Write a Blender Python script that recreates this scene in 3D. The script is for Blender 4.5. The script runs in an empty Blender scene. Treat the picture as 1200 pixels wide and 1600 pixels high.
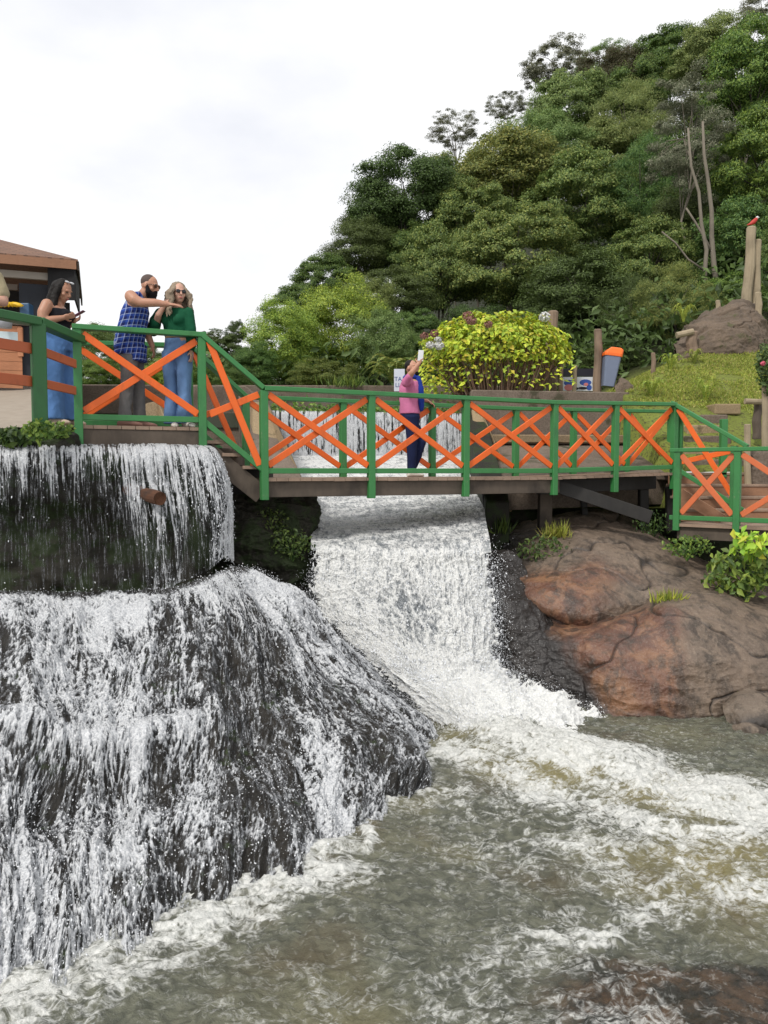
import bpy, bmesh, math, random
import numpy as np
from mathutils import Vector, Matrix, Quaternion

C = bpy.context.scene.collection
SC = bpy.context.scene
R = math.radians
random.seed(5)
RNG = np.random.default_rng(5)

# ------------------------------------------------------------ camera, sky, sun, exposure
F_PX, HOR = 1230.0, 736.0
TH = math.atan((800 - HOR) / F_PX)
cam_d = bpy.data.cameras.new('camera')
cam = bpy.data.objects.new('camera', cam_d); C.objects.link(cam)
cam_d.sensor_fit = 'VERTICAL'; cam_d.sensor_height = 36.0; cam_d.sensor_width = 27.0
cam_d.lens = 36.0 * F_PX / 1600.0
cam_d.clip_start = 0.05; cam_d.clip_end = 3000
cam.location = (0, 0, 0); cam.rotation_euler = (R(90) - TH, 0, 0)
SC.camera = cam

SUN = Vector((-0.42, -0.55, 0.78)).normalized()
world = bpy.data.worlds.new("World"); SC.world = world; world.use_nodes = True
wn = world.node_tree.nodes; wl = world.node_tree.links; wn.clear()
w_out = wn.new('ShaderNodeOutputWorld'); w_bg = wn.new('ShaderNodeBackground')
w_sky = wn.new('ShaderNodeTexSky'); w_sky.sky_type = 'NISHITA'; w_sky.sun_disc = False
w_sky.sun_elevation = math.asin(SUN.z); w_sky.sun_rotation = math.atan2(SUN.x, SUN.y)
w_tc = wn.new('ShaderNodeTexCoord'); w_mp = wn.new('ShaderNodeMapping'); w_mp.inputs['Scale'].default_value = (1.6, 1.6, 3.4)
w_mp.inputs['Location'].default_value = (0.3, 0.0, 0.35)
w_no = wn.new('ShaderNodeTexNoise'); w_no.inputs['Scale'].default_value = 1.7; w_no.inputs['Detail'].default_value = 6; w_no.inputs['Roughness'].default_value = 0.5
w_rp = wn.new('ShaderNodeValToRGB')
w_rp.color_ramp.elements[0].position = 0.30; w_rp.color_ramp.elements[0].color = (7.3, 7.45, 7.95, 1)
w_rp.color_ramp.elements[1].position = 0.50; w_rp.color_ramp.elements[1].color = (8.8, 8.8, 8.85, 1)
w_mx = wn.new('ShaderNodeMix'); w_mx.data_type = 'RGBA'; w_mx.inputs[0].default_value = 0.96
wl.new(w_tc.outputs['Generated'], w_mp.inputs[0]); wl.new(w_mp.outputs[0], w_no.inputs['Vector'])
wl.new(w_no.outputs[0], w_rp.inputs[0]); wl.new(w_sky.outputs[0], w_mx.inputs[6]); wl.new(w_rp.outputs[0], w_mx.inputs[7])
wl.new(w_mx.outputs[2], w_bg.inputs[0]); w_bg.inputs[1].default_value = 0.125; wl.new(w_bg.outputs[0], w_out.inputs[0])

sun_d = bpy.data.lights.new('sun', 'SUN'); sun = bpy.data.objects.new('sun', sun_d); C.objects.link(sun)
sun_d.energy = 2.6; sun_d.angle = R(10); sun_d.color = (1.0, 0.96, 0.90)
sun.rotation_euler = SUN.to_track_quat('Z', 'Y').to_euler(); sun.location = SUN * 50
SC.view_settings.view_transform = 'Standard'; SC.view_settings.look = 'None'
SC.view_settings.exposure = 0.0; SC.view_settings.gamma = 1.0; SC.view_settings.use_curve_mapping = False
SC.cycles.max_bounces = 6; SC.cycles.diffuse_bounces = 3; SC.cycles.glossy_bounces = 3
SC.cycles.transmission_bounces = 3; SC.cycles.transparent_max_bounces = 24
SC.cycles.use_denoising = True

# ------------------------------------------------------------ helpers
def P(px, py, Y):
    """point of the place at distance Y (m, along the ground) that the survey of the photograph gives for a pixel"""
    u = (px - 600) / F_PX; v = (800 - py) / F_PX
    dy = math.cos(TH) + v * math.sin(TH); dz = -math.sin(TH) + v * math.cos(TH)
    return Vector((u * Y / dy, Y, dz * Y / dy))
ZP = -2.7                                    # pool level
def G(px, py, z=ZP):
    u = (px - 600) / F_PX; v = (800 - py) / F_PX
    dy = math.cos(TH) + v * math.sin(TH); dz = -math.sin(TH) + v * math.cos(TH)
    k = z / dz
    return Vector((u * k, dy * k, z))

def tag(o, label=None, cat=None, group=None, kind=None):
    if label: o['label'] = label
    if cat: o['category'] = cat
    if group: o['group'] = group
    if kind: o['kind'] = kind
    return o
def empty(name, loc=(0, 0, 0), rz=0.0):
    o = bpy.data.objects.new(name, None); C.objects.link(o)
    o.location = loc; o.rotation_euler = (0, 0, rz); o.empty_display_size = 0.1
    return o
def link(name, me, mat=None, parent=None, smooth=False):
    o = bpy.data.objects.new(name, me); C.objects.link(o)
    if mat is not None and not me.materials: me.materials.append(mat)
    if parent is not None: o.parent = parent
    if smooth:
        me.polygons.foreach_set('use_smooth', np.ones(len(me.polygons), dtype=bool))
    return o
def copy_tree(o, parent=None):
    c = o.copy(); C.objects.link(c); c.parent = parent
    for ch in list(o.children): copy_tree(ch, c)
    return c
def np_mesh(name, verts, faces, attrs=None):
    """verts (N,3), faces (M,k) all the same k; attrs {name: (N,) float or (N,3) colour}"""
    verts = np.asarray(verts, dtype=np.float32); faces = np.asarray(faces, dtype=np.int32)
    me = bpy.data.meshes.new(name); n, k = faces.shape
    me.vertices.add(len(verts)); me.vertices.foreach_set('co', verts.ravel())
    me.loops.add(n * k); me.loops.foreach_set('vertex_index', faces.ravel())
    me.polygons.add(n); me.polygons.foreach_set('loop_start', np.arange(0, n * k, k, dtype=np.int32))
    me.polygons.foreach_set('loop_total', np.full(n, k, dtype=np.int32))
    for a, val in (attrs or {}).items():
        val = np.asarray(val, dtype=np.float32)
        if val.ndim == 1:
            at = me.attributes.new(a, 'FLOAT', 'POINT'); at.data.foreach_set('value', val)
        else:
            at = me.attributes.new(a, 'FLOAT_VECTOR', 'POINT'); at.data.foreach_set('vector', val.ravel())
    me.update(calc_edges=True)
    return me
def grid_faces(nu, nv, mask=None):
    i = np.arange(nu - 1)[:, None] * nv + np.arange(nv - 1)[None, :]
    f = np.stack([i, i + nv, i + nv + 1, i + 1], -1)
    if mask is not None: f = f[mask]
    return f.reshape(-1, 4)
# gradient noise
_perm = np.concatenate([RNG.permutation(256)] * 3)
_grad = RNG.normal(size=(256, 3)); _grad /= np.linalg.norm(_grad, axis=1, keepdims=True)
def perlin(x, y, z=0.0):
    x, y, z = np.broadcast_arrays(np.asarray(x, np.float64), np.asarray(y, np.float64), np.asarray(z, np.float64))
    xi = np.floor(x).astype(np.int64); yi = np.floor(y).astype(np.int64); zi = np.floor(z).astype(np.int64)
    xf = x - xi; yf = y - yi; zf = z - zi
    u = xf * xf * xf * (xf * (xf * 6 - 15) + 10); v = yf * yf * yf * (yf * (yf * 6 - 15) + 10); w = zf * zf * zf * (zf * (zf * 6 - 15) + 10)
    out = 0.0
    for dx in (0, 1):
        for dy in (0, 1):
            for dz in (0, 1):
                h = _perm[_perm[_perm[(xi + dx) & 255] + ((yi + dy) & 255)] + ((zi + dz) & 255)]
                g = _grad[h]
                d = g[..., 0] * (xf - dx) + g[..., 1] * (yf - dy) + g[..., 2] * (zf - dz)
                out = out + d * (u if dx else 1 - u) * (v if dy else 1 - v) * (w if dz else 1 - w)
    return out * 1.6
def fbm(x, y, z=0.0, o=4, g=0.5):
    a, s, t = 1.0, 0.0, 0.0
    for k in range(o):
        f = 2.03 ** k; s = s + a * perlin(x * f + 13.7 * k, y * f - 7.1 * k, z * f + 3.3 * k); t += a; a *= g
    return s / t
def ridged(x, y, z=0.0, o=4, g=0.55):
    a, s, t = 1.0, 0.0, 0.0
    for k in range(o):
        f = 2.03 ** k; n = 1 - np.abs(perlin(x * f + 5.2 * k, y * f + 9.1 * k, z * f - 2.7 * k)) * 1.7
        s = s + a * np.clip(n, 0, 1) ** 2; t += a; a *= g
    return s / t
def rank(w):
    s = np.sort(w.ravel()[::7]); return np.interp(w, s, np.linspace(0, 1, len(s)))
def sstep(a, b, x):
    t = np.clip((x - a) / (b - a), 0, 1); return t * t * (3 - 2 * t)
def catmull(A, n, axis):
    """resample control points along axis to n samples, through every control point"""
    A = np.moveaxis(np.asarray(A, float), axis, 0); m = A.shape[0]
    t = np.linspace(0, m - 1, n); i = np.clip(t.astype(int), 0, m - 2); f = (t - i).reshape((-1,) + (1,) * (A.ndim - 1))
    p1, p2 = A[i], A[i + 1]
    p0 = np.where((i > 0).reshape(f.shape), A[np.maximum(i - 1, 0)], 2 * p1 - p2)
    p3 = np.where((i < m - 2).reshape(f.shape), A[np.minimum(i + 2, m - 1)], 2 * p2 - p1)
    r = 0.5 * (2 * p1 + (p2 - p0) * f + (2 * p0 - 5 * p1 + 4 * p2 - p3) * f ** 2 + (3 * p1 - p0 - 3 * p2 + p3) * f ** 3)
    return np.moveaxis(r, 0, axis)
def patch(ctrl, nu, nv):
    """ctrl[col][row] = (px, py, Y) survey points -> positions (nu, nv, 3)"""
    A = np.array([[tuple(P(*c)) for c in col] for col in ctrl])
    return catmull(catmull(A, nu, 0), nv, 1)
def grid_normals(p):
    n = np.cross(np.gradient(p, axis=0), np.gradient(p, axis=1))
    return n / np.maximum(np.linalg.norm(n, axis=-1, keepdims=True), 1e-9)
def grid_lengths(p):
    """mean metres along u and v"""
    a = np.linalg.norm(np.diff(p, axis=0), axis=-1).mean(1).cumsum(); b = np.linalg.norm(np.diff(p, axis=1), axis=-1).mean(0).cumsum()
    return np.concatenate([[0], a]), np.concatenate([[0], b])

# mesh collector: boxes, beams, tubes, lathes into ONE mesh
class MB:
    def __init__(s): s.v = []; s.f = []
    def add(s, vs, fs):
        b = len(s.v); s.v += [tuple(v) for v in vs]; s.f += [tuple(b + i for i in f) for f in fs]; return s
    def box(s, c, d, rot=None):
        m = rot or Matrix.Identity(3); c = Vector(c)
        vs = [c + m @ Vector((x * d[0] / 2, y * d[1] / 2, z * d[2] / 2)) for x in (-1, 1) for y in (-1, 1) for z in (-1, 1)]
        return s.add(vs, [(0, 1, 3, 2), (4, 6, 7, 5), (0, 4, 5, 1), (2, 3, 7, 6), (0, 2, 6, 4), (1, 5, 7, 3)])
    def beam(s, a, b, w, h, up=(0, 0, 1)):
        """w across, h along 'up'"""
        a = Vector(a); b = Vector(b); d = (b - a); L = d.length; d.normalize(); up = Vector(up)
        x = d.cross(up)
        if x.length < 1e-4: x = Vector((1, 0, 0))
        x.normalize(); z = x.cross(d).normalized()
        return s.box((a + b) / 2, (w, L, h), Matrix((x, d, z)).transposed())
    def tube(s, pts, rad, n=8, cap=True):
        pts = [Vector(p) for p in pts]; rad = rad if hasattr(rad, '__len__') else [rad] * len(pts); rings = []
        t0 = (pts[1] - pts[0]).normalized(); x = t0.orthogonal().normalized()
        vs = []
        for i, p in enumerate(pts):
            t = (pts[min(i + 1, len(pts) - 1)] - pts[max(i - 1, 0)]).normalized()
            x = (x - t * x.dot(t)); x.normalize(); y = t.cross(x)
            vs += [p + (x * math.cos(2 * math.pi * k / n) + y * math.sin(2 * math.pi * k / n)) * rad[i] for k in range(n)]
        fs = [(i * n + k, i * n + (k + 1) % n, (i + 1) * n + (k + 1) % n, (i + 1) * n + k) for i in range(len(pts) - 1) for k in range(n)]
        if cap: fs += [tuple(range(n))[::-1], tuple((len(pts) - 1) * n + k for k in range(n))]
        return s.add(vs, fs)
    def prism(s, poly, axis_vec):
        n = len(poly); a = [Vector(p) for p in poly]; b = [p + Vector(axis_vec) for p in a]
        return s.add(a + b, [tuple(range(n))[::-1], tuple(range(n, 2 * n))] + [(i, (i + 1) % n, n + (i + 1) % n, n + i) for i in range(n)])
    def mesh(s, name, bevel=0.0, seg=1):
        me = bpy.data.meshes.new(name); me.from_pydata(s.v, [], s.f)
        bm = bmesh.new(); bm.from_mesh(me); bmesh.ops.recalc_face_normals(bm, faces=bm.faces)
        if bevel: bmesh.ops.bevel(bm, geom=bm.edges[:], offset=bevel, segments=seg, profile=0.5, affect='EDGES')
        bm.to_mesh(me); bm.free(); me.update(); return me
    def build(s, name, mat, parent=None, bevel=0.0, smooth=False, seg=1):
        return link(name, s.mesh(name, bevel, seg), mat, parent, smooth)

# ------------------------------------------------------------ materials
class NT:
    def __init__(s, name):
        s.m = bpy.data.materials.new(name); s.m.use_nodes = True; s.t = s.m.node_tree; s.t.nodes.clear()
        s.out = s.t.nodes.new('ShaderNodeOutputMaterial')
    def n(s, typ, ins=None, **kw):
        nd = s.t.nodes.new('ShaderNode' + typ)
        for k, v in kw.items(): setattr(nd, k, v)
        for k, v in (ins or {}).items(): s.set(nd.inputs[k], v)
        return nd
    def set(s, sock, v):
        if isinstance(v, bpy.types.NodeSocket): s.t.links.new(v, sock)
        elif isinstance(v, bpy.types.Node): s.t.links.new(v.outputs[0], sock)
        else:
            if hasattr(sock.default_value, '__len__') and hasattr(v, '__len__') and len(sock.default_value) == 4 and len(v) == 3: v = tuple(v) + (1,)
            sock.default_value = v
    def math(s, op, a, b=0.5, clamp=False):
        nd = s.t.nodes.new('ShaderNodeMath'); nd.operation = op; nd.use_clamp = clamp
        s.set(nd.inputs[0], a); s.set(nd.inputs[1], b); return nd.outputs[0]
    def mix(s, f, a, b, blend='MIX'):
        nd = s.t.nodes.new('ShaderNodeMix'); nd.data_type = 'RGBA'; nd.blend_type = blend
        s.set(nd.inputs[0], f); s.set(nd.inputs[6], a); s.set(nd.inputs[7], b); return nd.outputs[2]
    def mixf(s, f, a, b):
        nd = s.t.nodes.new('ShaderNodeMix'); s.set(nd.inputs[0], f); s.set(nd.inputs[2], a); s.set(nd.inputs[3], b); return nd.outputs[0]
    def ss(s, x, a, b):
        nd = s.t.nodes.new('ShaderNodeMapRange'); nd.interpolation_type = 'SMOOTHSTEP'
        s.set(nd.inputs[0], x); nd.inputs[1].default_value = a; nd.inputs[2].default_value = b; return nd.outputs[0]
    def noise(s, scale, detail=4, rough=0.55, vec=None, dist=0.0):
        nd = s.n('TexNoise', {'Scale': scale, 'Detail': detail, 'Roughness': rough, 'Distortion': dist})
        if vec is not None: s.set(nd.inputs['Vector'], vec)
        return nd.outputs[0]
    def coord(s, which='Object', scale=(1, 1, 1), rot=(0, 0, 0)):
        tc = s.n('TexCoord'); mp = s.n('Mapping', {'Scale': scale, 'Rotation': rot}); s.set(mp.inputs[0], tc.outputs[which]); return mp.outputs[0]
    def pos(s, scale=(1, 1, 1), rot=(0, 0, 0)):
        g = s.n('NewGeometry'); mp = s.n('Mapping', {'Scale': scale, 'Rotation': rot}); s.set(mp.inputs[0], g.outputs['Position']); return mp.outputs[0]
    def ramp(s, f, stops):
        nd = s.n('ValToRGB'); cr = nd.color_ramp
        while len(cr.elements) < len(stops): cr.elements.new(0.5)
        for e, (p, c) in zip(cr.elements, stops): e.position = p; e.color = tuple(c) + (1,) if len(c) == 3 else c
        s.set(nd.inputs[0], f); return nd.outputs[0]
    def attr(s, name):
        nd = s.n('Attribute', attribute_name=name); return nd
    def bump(s, h, strength=0.3, dist=0.02):
        nd = s.n('Bump', {'Strength': strength, 'Distance': dist, 'Height': h}); return nd.outputs[0]
    def bsdf(s, color, rough=0.6, **ins):
        b = s.n('BsdfPrincipled'); s.set(b.inputs['Base Color'], color); s.set(b.inputs['Roughness'], rough)
        for k, v in ins.items(): s.set(b.inputs[k.replace('_', ' ')], v)
        s.t.links.new(b.outputs[0], s.out.inputs[0]); return b

def paint(name, col, rough=0.45, wear=(0.25, 0.2, 0.15), amount=0.35):
    """painted sawn timber: grain, slight fading and scuffs"""
    t = NT(name); v = t.pos((1, 1, 1)); r = t.n('NewGeometry').outputs['Random Per Island']
    n1 = t.noise(3.0, 5, 0.6, v); n2 = t.noise(60, 3, 0.6, t.pos((1, 1, 0.25)))
    c = t.mix(t.math('MULTIPLY', n1, 0.55), [x * 0.72 for x in col], [min(1, x * 1.25) for x in col])
    sc = t.ss(t.noise(13, 7, 0.75, t.pos((1, 1, 0.6))), 0.60, 0.68)
    c = t.mix(t.math('MULTIPLY', sc, amount), c, wear)
    dirt = t.ss(t.noise(4.5, 7, 0.7, t.pos((1, 1, 0.45))), 0.5, 0.72); c = t.mix(t.math('MULTIPLY', dirt, 0.62), c, [x * 0.35 + 0.008 for x in col])
    c = t.mix(0.22, c, t.mix(r, [x * 0.55 for x in col], [min(1, x * 1.35) for x in col]))
    t.bsdf(c, t.mixf(n1, rough - 0.1, rough + 0.2), Normal=t.bump(n2, 0.25, 0.004))
    return t.m
def wood(name, a, b, rough=0.75, stain=0.4, zs=0.3):
    t = NT(name); n1 = t.noise(14, 6, 0.65, t.pos((1, 1, zs))); n2 = t.noise(1.6, 5, 0.6, t.pos())
    c = t.mix(n1, a, b); c = t.mix(t.math('MULTIPLY', t.ss(n2, 0.45, 0.7), stain), c, [x * 0.3 for x in a])
    t.bsdf(c, rough, Normal=t.bump(n1, 0.5, 0.008)); return t.m
def plain(name, col, rough=0.6, var=0.15, scale=8, bump=0.0, metal=0.0):
    t = NT(name); n = t.noise(scale, 4, 0.6, t.coord('Object'))
    c = t.mix(n, [x * (1 - var) for x in col], [min(1, x * (1 + var)) for x in col])
    kw = {'Metallic': metal}
    if bump: kw['Normal'] = t.bump(t.noise(scale * 4, 3, 0.6, t.coord('Object')), bump, 0.006)
    t.bsdf(c, rough, **kw); return t.m
def leafmat(name, cols, rough=0.5, trans=0.33):
    """cols: list of colours spread over the leaves, each leaf its own"""
    t = NT(name); g = t.n('NewGeometry'); oi = t.n('ObjectInfo')
    n = len(cols); c = t.ramp(g.outputs['Random Per Island'], [((i + 0.5) / n, cc) for i, cc in enumerate(cols)])
    h = t.n('HueSaturation', {'Hue': t.math('ADD', t.math('MULTIPLY', oi.outputs['Random'], 0.04), 0.468), 'Saturation': 0.95,
        'Value': t.math('ADD', t.math('MULTIPLY', t.noise(0.9, 3, 0.6, t.pos()), 1.2), 1.10)})
    t.set(h.inputs['Color'], c)
    p = t.n('BsdfPrincipled', {'Base Color': h.outputs[0], 'Roughness': rough, 'Specular IOR Level': 0.35})
    tr = t.n('BsdfTranslucent', {'Color': h.outputs[0]}); mx = t.n('MixShader', {0: trans, 1: p.outputs[0], 2: tr.outputs[0]})
    t.t.links.new(mx.outputs[0], t.out.inputs[0]); return t.m

M = {}
M['green'] = paint('green_paint', (0.035, 0.19, 0.05))
M['dkgreen'] = paint('weathered_green_paint', (0.022, 0.115, 0.03), 0.5, (0.12, 0.09, 0.06), 0.6)
M['orange'] = paint('orange_paint', (0.78, 0.125, 0.008), 0.45, (0.5, 0.12, 0.02), 0.3)
M['rust_orange'] = paint('faded_orange_paint', (0.42, 0.10, 0.035), 0.55, (0.15, 0.07, 0.04), 0.5)
M['salmon'] = paint('sun_faded_orange_paint', (0.60, 0.14, 0.045), 0.55)
M['deck'] = wood('deck_planks', (0.20, 0.14, 0.10), (0.36, 0.25, 0.18), 0.8, 0.5)
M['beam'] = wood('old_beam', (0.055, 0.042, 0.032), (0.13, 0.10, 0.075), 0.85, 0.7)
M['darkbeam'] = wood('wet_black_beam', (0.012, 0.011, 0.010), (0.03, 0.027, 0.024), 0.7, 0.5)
M['log'] = wood('grey_log', (0.22, 0.17, 0.11), (0.40, 0.33, 0.22), 0.85, 0.35, 0.15)
M['postwood'] = wood('brown_post', (0.15, 0.10, 0.07), (0.28, 0.20, 0.14), 0.85, 0.5, 0.15)
M['stepwood'] = wood('red_step_boards', (0.20, 0.10, 0.055), (0.34, 0.18, 0.10), 0.7, 0.3, 1.5)

def rock_mat(name, cols, rough=0.55, moss=0.0, mosscol=(0.03, 0.05, 0.012), scale=1.0, bump=0.6, spec=0.5):
    t = NT(name); v = t.pos()
    n1 = t.noise(0.9 * scale, 6, 0.6, v, 0.6); n2 = t.noise(7 * scale, 8, 0.7, v); n3 = t.noise(38 * scale, 6, 0.7, v)
    k = len(cols); c = t.ramp(t.math('ADD', t.math('MULTIPLY', n1, 0.8), t.math('MULTIPLY', n2, 0.22)), [(0.25 + 0.5 * i / (k - 1), cc) for i, cc in enumerate(cols)])
    c = t.mix(t.math('MULTIPLY', t.ss(n3, 0.42, 0.62), 0.35), c, [x * 0.35 for x in cols[0]])
    if moss:
        mk = t.ss(t.noise(2.3 * scale, 7, 0.65, v), 0.62 - 0.3 * moss, 0.72 - 0.3 * moss)
        c = t.mix(t.math('MULTIPLY', mk, 0.85), c, mosscol)
    h = t.math('ADD', t.math('MULTIPLY', n2, 0.7), t.math('MULTIPLY', n3, 0.4))
    t.bsdf(c, t.mixf(n2, rough - 0.15, rough + 0.2), Normal=t.bump(h, bump, 0.03), Specular_IOR_Level=spec); return t.m
M['wetrock'] = rock_mat('wet_dark_rock', [(0.004, 0.004, 0.0035), (0.009, 0.008, 0.0065), (0.020, 0.017, 0.013), (0.013, 0.011, 0.008)], 0.38, 0.10, scale=1.6, spec=0.22)
M['mossrock'] = rock_mat('mossy_dark_rock', [(0.008, 0.007, 0.006), (0.02, 0.018, 0.012), (0.035, 0.03, 0.02)], 0.7, 0.55, (0.018, 0.03, 0.007), 1.3, spec=0.3)
M['concrete'] = rock_mat('stained_concrete', [(0.075, 0.058, 0.045), (0.16, 0.125, 0.098), (0.235, 0.19, 0.15)], 0.85, 0.22, (0.05, 0.05, 0.028), 0.9, 0.35, 0.2)
M['tanwall'] = rock_mat('tan_wall', [(0.16, 0.12, 0.08), (0.27, 0.20, 0.12), (0.34, 0.26, 0.15)], 0.85, 0.1, (0.07, 0.06, 0.03), 1.2, 0.3, 0.2)
M['boulder_top'] = rock_mat('hill_boulder', [(0.03, 0.024, 0.018), (0.095, 0.07, 0.05), (0.16, 0.115, 0.08), (0.07, 0.052, 0.04)], 0.85, 0.15, (0.06, 0.06, 0.02), 1.3)
# ------------------------------------------------------------ water
def lace(t, vec, s1, s2, warp=0.0):
    """thin bright threads of foam: 0..1, about half of it above 0.6"""
    out = None
    for k, (sc, wt) in enumerate(((s1, 0.5), (s2, 0.5))):
        mp = t.n('Mapping', {'Scale': tuple(sc) + (1,), 'Location': (3.1 * k, 1.7 * k, 0)}); t.set(mp.inputs[0], vec)
        n = t.n('TexNoise', {'Scale': 1.0, 'Detail': 3, 'Roughness': 0.6, 'Distortion': warp}); t.set(n.inputs['Vector'], mp.outputs[0])
        r = t.math('SUBTRACT', 1.0, t.math('MULTIPLY', t.math('ABSOLUTE', t.math('SUBTRACT', n.outputs[0], 0.5)), 5.5)); r = t.math('MULTIPLY', t.math('MAXIMUM', r, 0.0), wt)
        out = r if out is None else t.math('ADD', out, r)
    return out
def foam_material(name, film, lo, hi, s1, s2, bump=0.3, veil=0.30, soft=0.26, dark=((0.05, 0.055, 0.05), (0.13, 0.14, 0.14))):
    """white water: 'foam' is how much of the place is white; film=True lets the wet rock show where the water is clear"""
    t = NT(name); a = t.attr('foam').outputs['Fac']; fl = t.attr('flow').outputs['Vector']; v = t.pos()
    n1 = t.noise(55, 5, 0.7, v); L = lace(t, fl, s1, s2, 0.6)
    T = t.math('SUBTRACT', 1.02, t.math('MULTIPLY', a, 1.0))
    f = t.ss(t.math('ADD', t.math('SUBTRACT', L, T), t.math('MULTIPLY', t.math('SUBTRACT', n1, 0.5), 0.35)), -soft, soft)
    f = t.math('MAXIMUM', f, t.math('MULTIPLY', a, veil))
    c = t.mix(t.math('MULTIPLY', t.ss(n1, 0.25, 0.7), f), lo, hi); bp = t.bump(t.math('ADD', f, t.math('MULTIPLY', n1, 0.5)), bump, 0.02)
    p = t.n('BsdfPrincipled', {'Base Color': c, 'Roughness': 0.3, 'Normal': bp, 'IOR': 1.33})
    tl = t.n('BsdfTranslucent', {'Color': c}); wh = t.n('MixShader', {0: 0.25, 1: p.outputs[0], 2: tl.outputs[0]})
    if film:
        gl = t.n('BsdfGlossy', {'Color': (0.9, 0.93, 1.0, 1), 'Roughness': 0.10, 'Normal': bp}); tp = t.n('BsdfTransparent')
        lw = t.n('LayerWeight', {'Blend': 0.10, 'Normal': bp}); cl = t.n('MixShader', {0: t.math('MULTIPLY', lw.outputs['Fresnel'], 0.09), 1: tp.outputs[0], 2: gl.outputs[0]})
    else: cl = t.n('BsdfPrincipled', {'Base Color': t.mix(n1, dark[0], dark[1]), 'Roughness': 0.15, 'Normal': bp, 'IOR': 1.33})
    mx = t.n('MixShader', {0: f, 1: cl.outputs[0], 2: wh.outputs[0]}); t.t.links.new(mx.outputs[0], t.out.inputs[0]); return t.m
M['film'] = foam_material('white_water_film', True, (0.36, 0.38, 0.41), (0.83, 0.84, 0.85), (10, 2.0), (31, 7.5), veil=0.08, soft=0.38)
M['veil'] = foam_material('water_veil', True, (0.34, 0.36, 0.39), (0.74, 0.75, 0.76), (24, 1.3), (62, 4.0), veil=0.22)
M['white'] = foam_material('white_water', False, (0.66, 0.67, 0.67), (0.93, 0.93, 0.90), (8, 3), (25, 10), 0.12, 0.5, 0.50, ((0.07, 0.08, 0.085), (0.20, 0.22, 0.24)))

def pool_material():
    t = NT('pool_water'); a = t.attr('foam').outputs['Fac']; ti = t.attr('tint').outputs['Fac']; v = t.pos()
    n1 = t.noise(30, 6, 0.68, v, 0.4); n2 = t.noise(9, 5, 0.62, t.pos((1, 1.3, 1)), 0.9); n3 = t.noise(34, 4, 0.6, t.pos((1, 1.4, 1)), 1.2)
    L = lace(t, v, (4.0, 5.0), (11, 14), 1.2); T = t.math('SUBTRACT', 1.06, t.math('MULTIPLY', a, 1.05))
    f = t.math('MULTIPLY', t.ss(t.math('ADD', t.math('SUBTRACT', L, T), t.math('MULTIPLY', t.math('SUBTRACT', n1, 0.5), 0.5)), -0.28, 0.58), 0.95)
    deep = t.mix(ti, t.mix(t.ss(n2, 0.35, 0.65), (0.062, 0.066, 0.050), (0.125, 0.128, 0.095)), (0.19, 0.165, 0.075))
    deep = t.mix(t.math('MULTIPLY', t.ss(t.noise(1.1, 5, 0.6, v), 0.52, 0.72), 0.6), deep, (0.085, 0.064, 0.034))
    sh = t.attr('shoal').outputs['Fac']; deep = t.mix(t.math('MULTIPLY', sh, 0.90), deep, t.mix(t.ss(t.noise(3.2, 7, 0.68, v), 0.42, 0.62), (0.012, 0.012, 0.011), (0.075, 0.045, 0.027)))
    c = t.mix(f, deep, t.mix(t.ss(n1, 0.3, 0.7), (0.42, 0.43, 0.41), (0.70, 0.70, 0.67)))
    h = t.math('ADD', t.math('ADD', n2, t.math('MULTIPLY', n3, 0.4)), t.math('MULTIPLY', f, 0.25))
    t.bsdf(c, t.mixf(f, 0.06, 0.5), IOR=1.33, Normal=t.bump(h, 0.55, 0.05)); return t.m
M['pool'] = pool_material()

def seg_dist(X, Y, pts):
    d = np.full(X.shape, 1e9)
    for (x0, y0), (x1, y1) in zip(pts[:-1], pts[1:]):
        ex, ey = x1 - x0, y1 - y0; L = ex * ex + ey * ey + 1e-12
        k = np.clip(((X - x0) * ex + (Y - y0) * ey) / L, 0, 1)
        d = np.minimum(d, np.hypot(X - x0 - k * ex, Y - y0 - k * ey))
    return d

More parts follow.
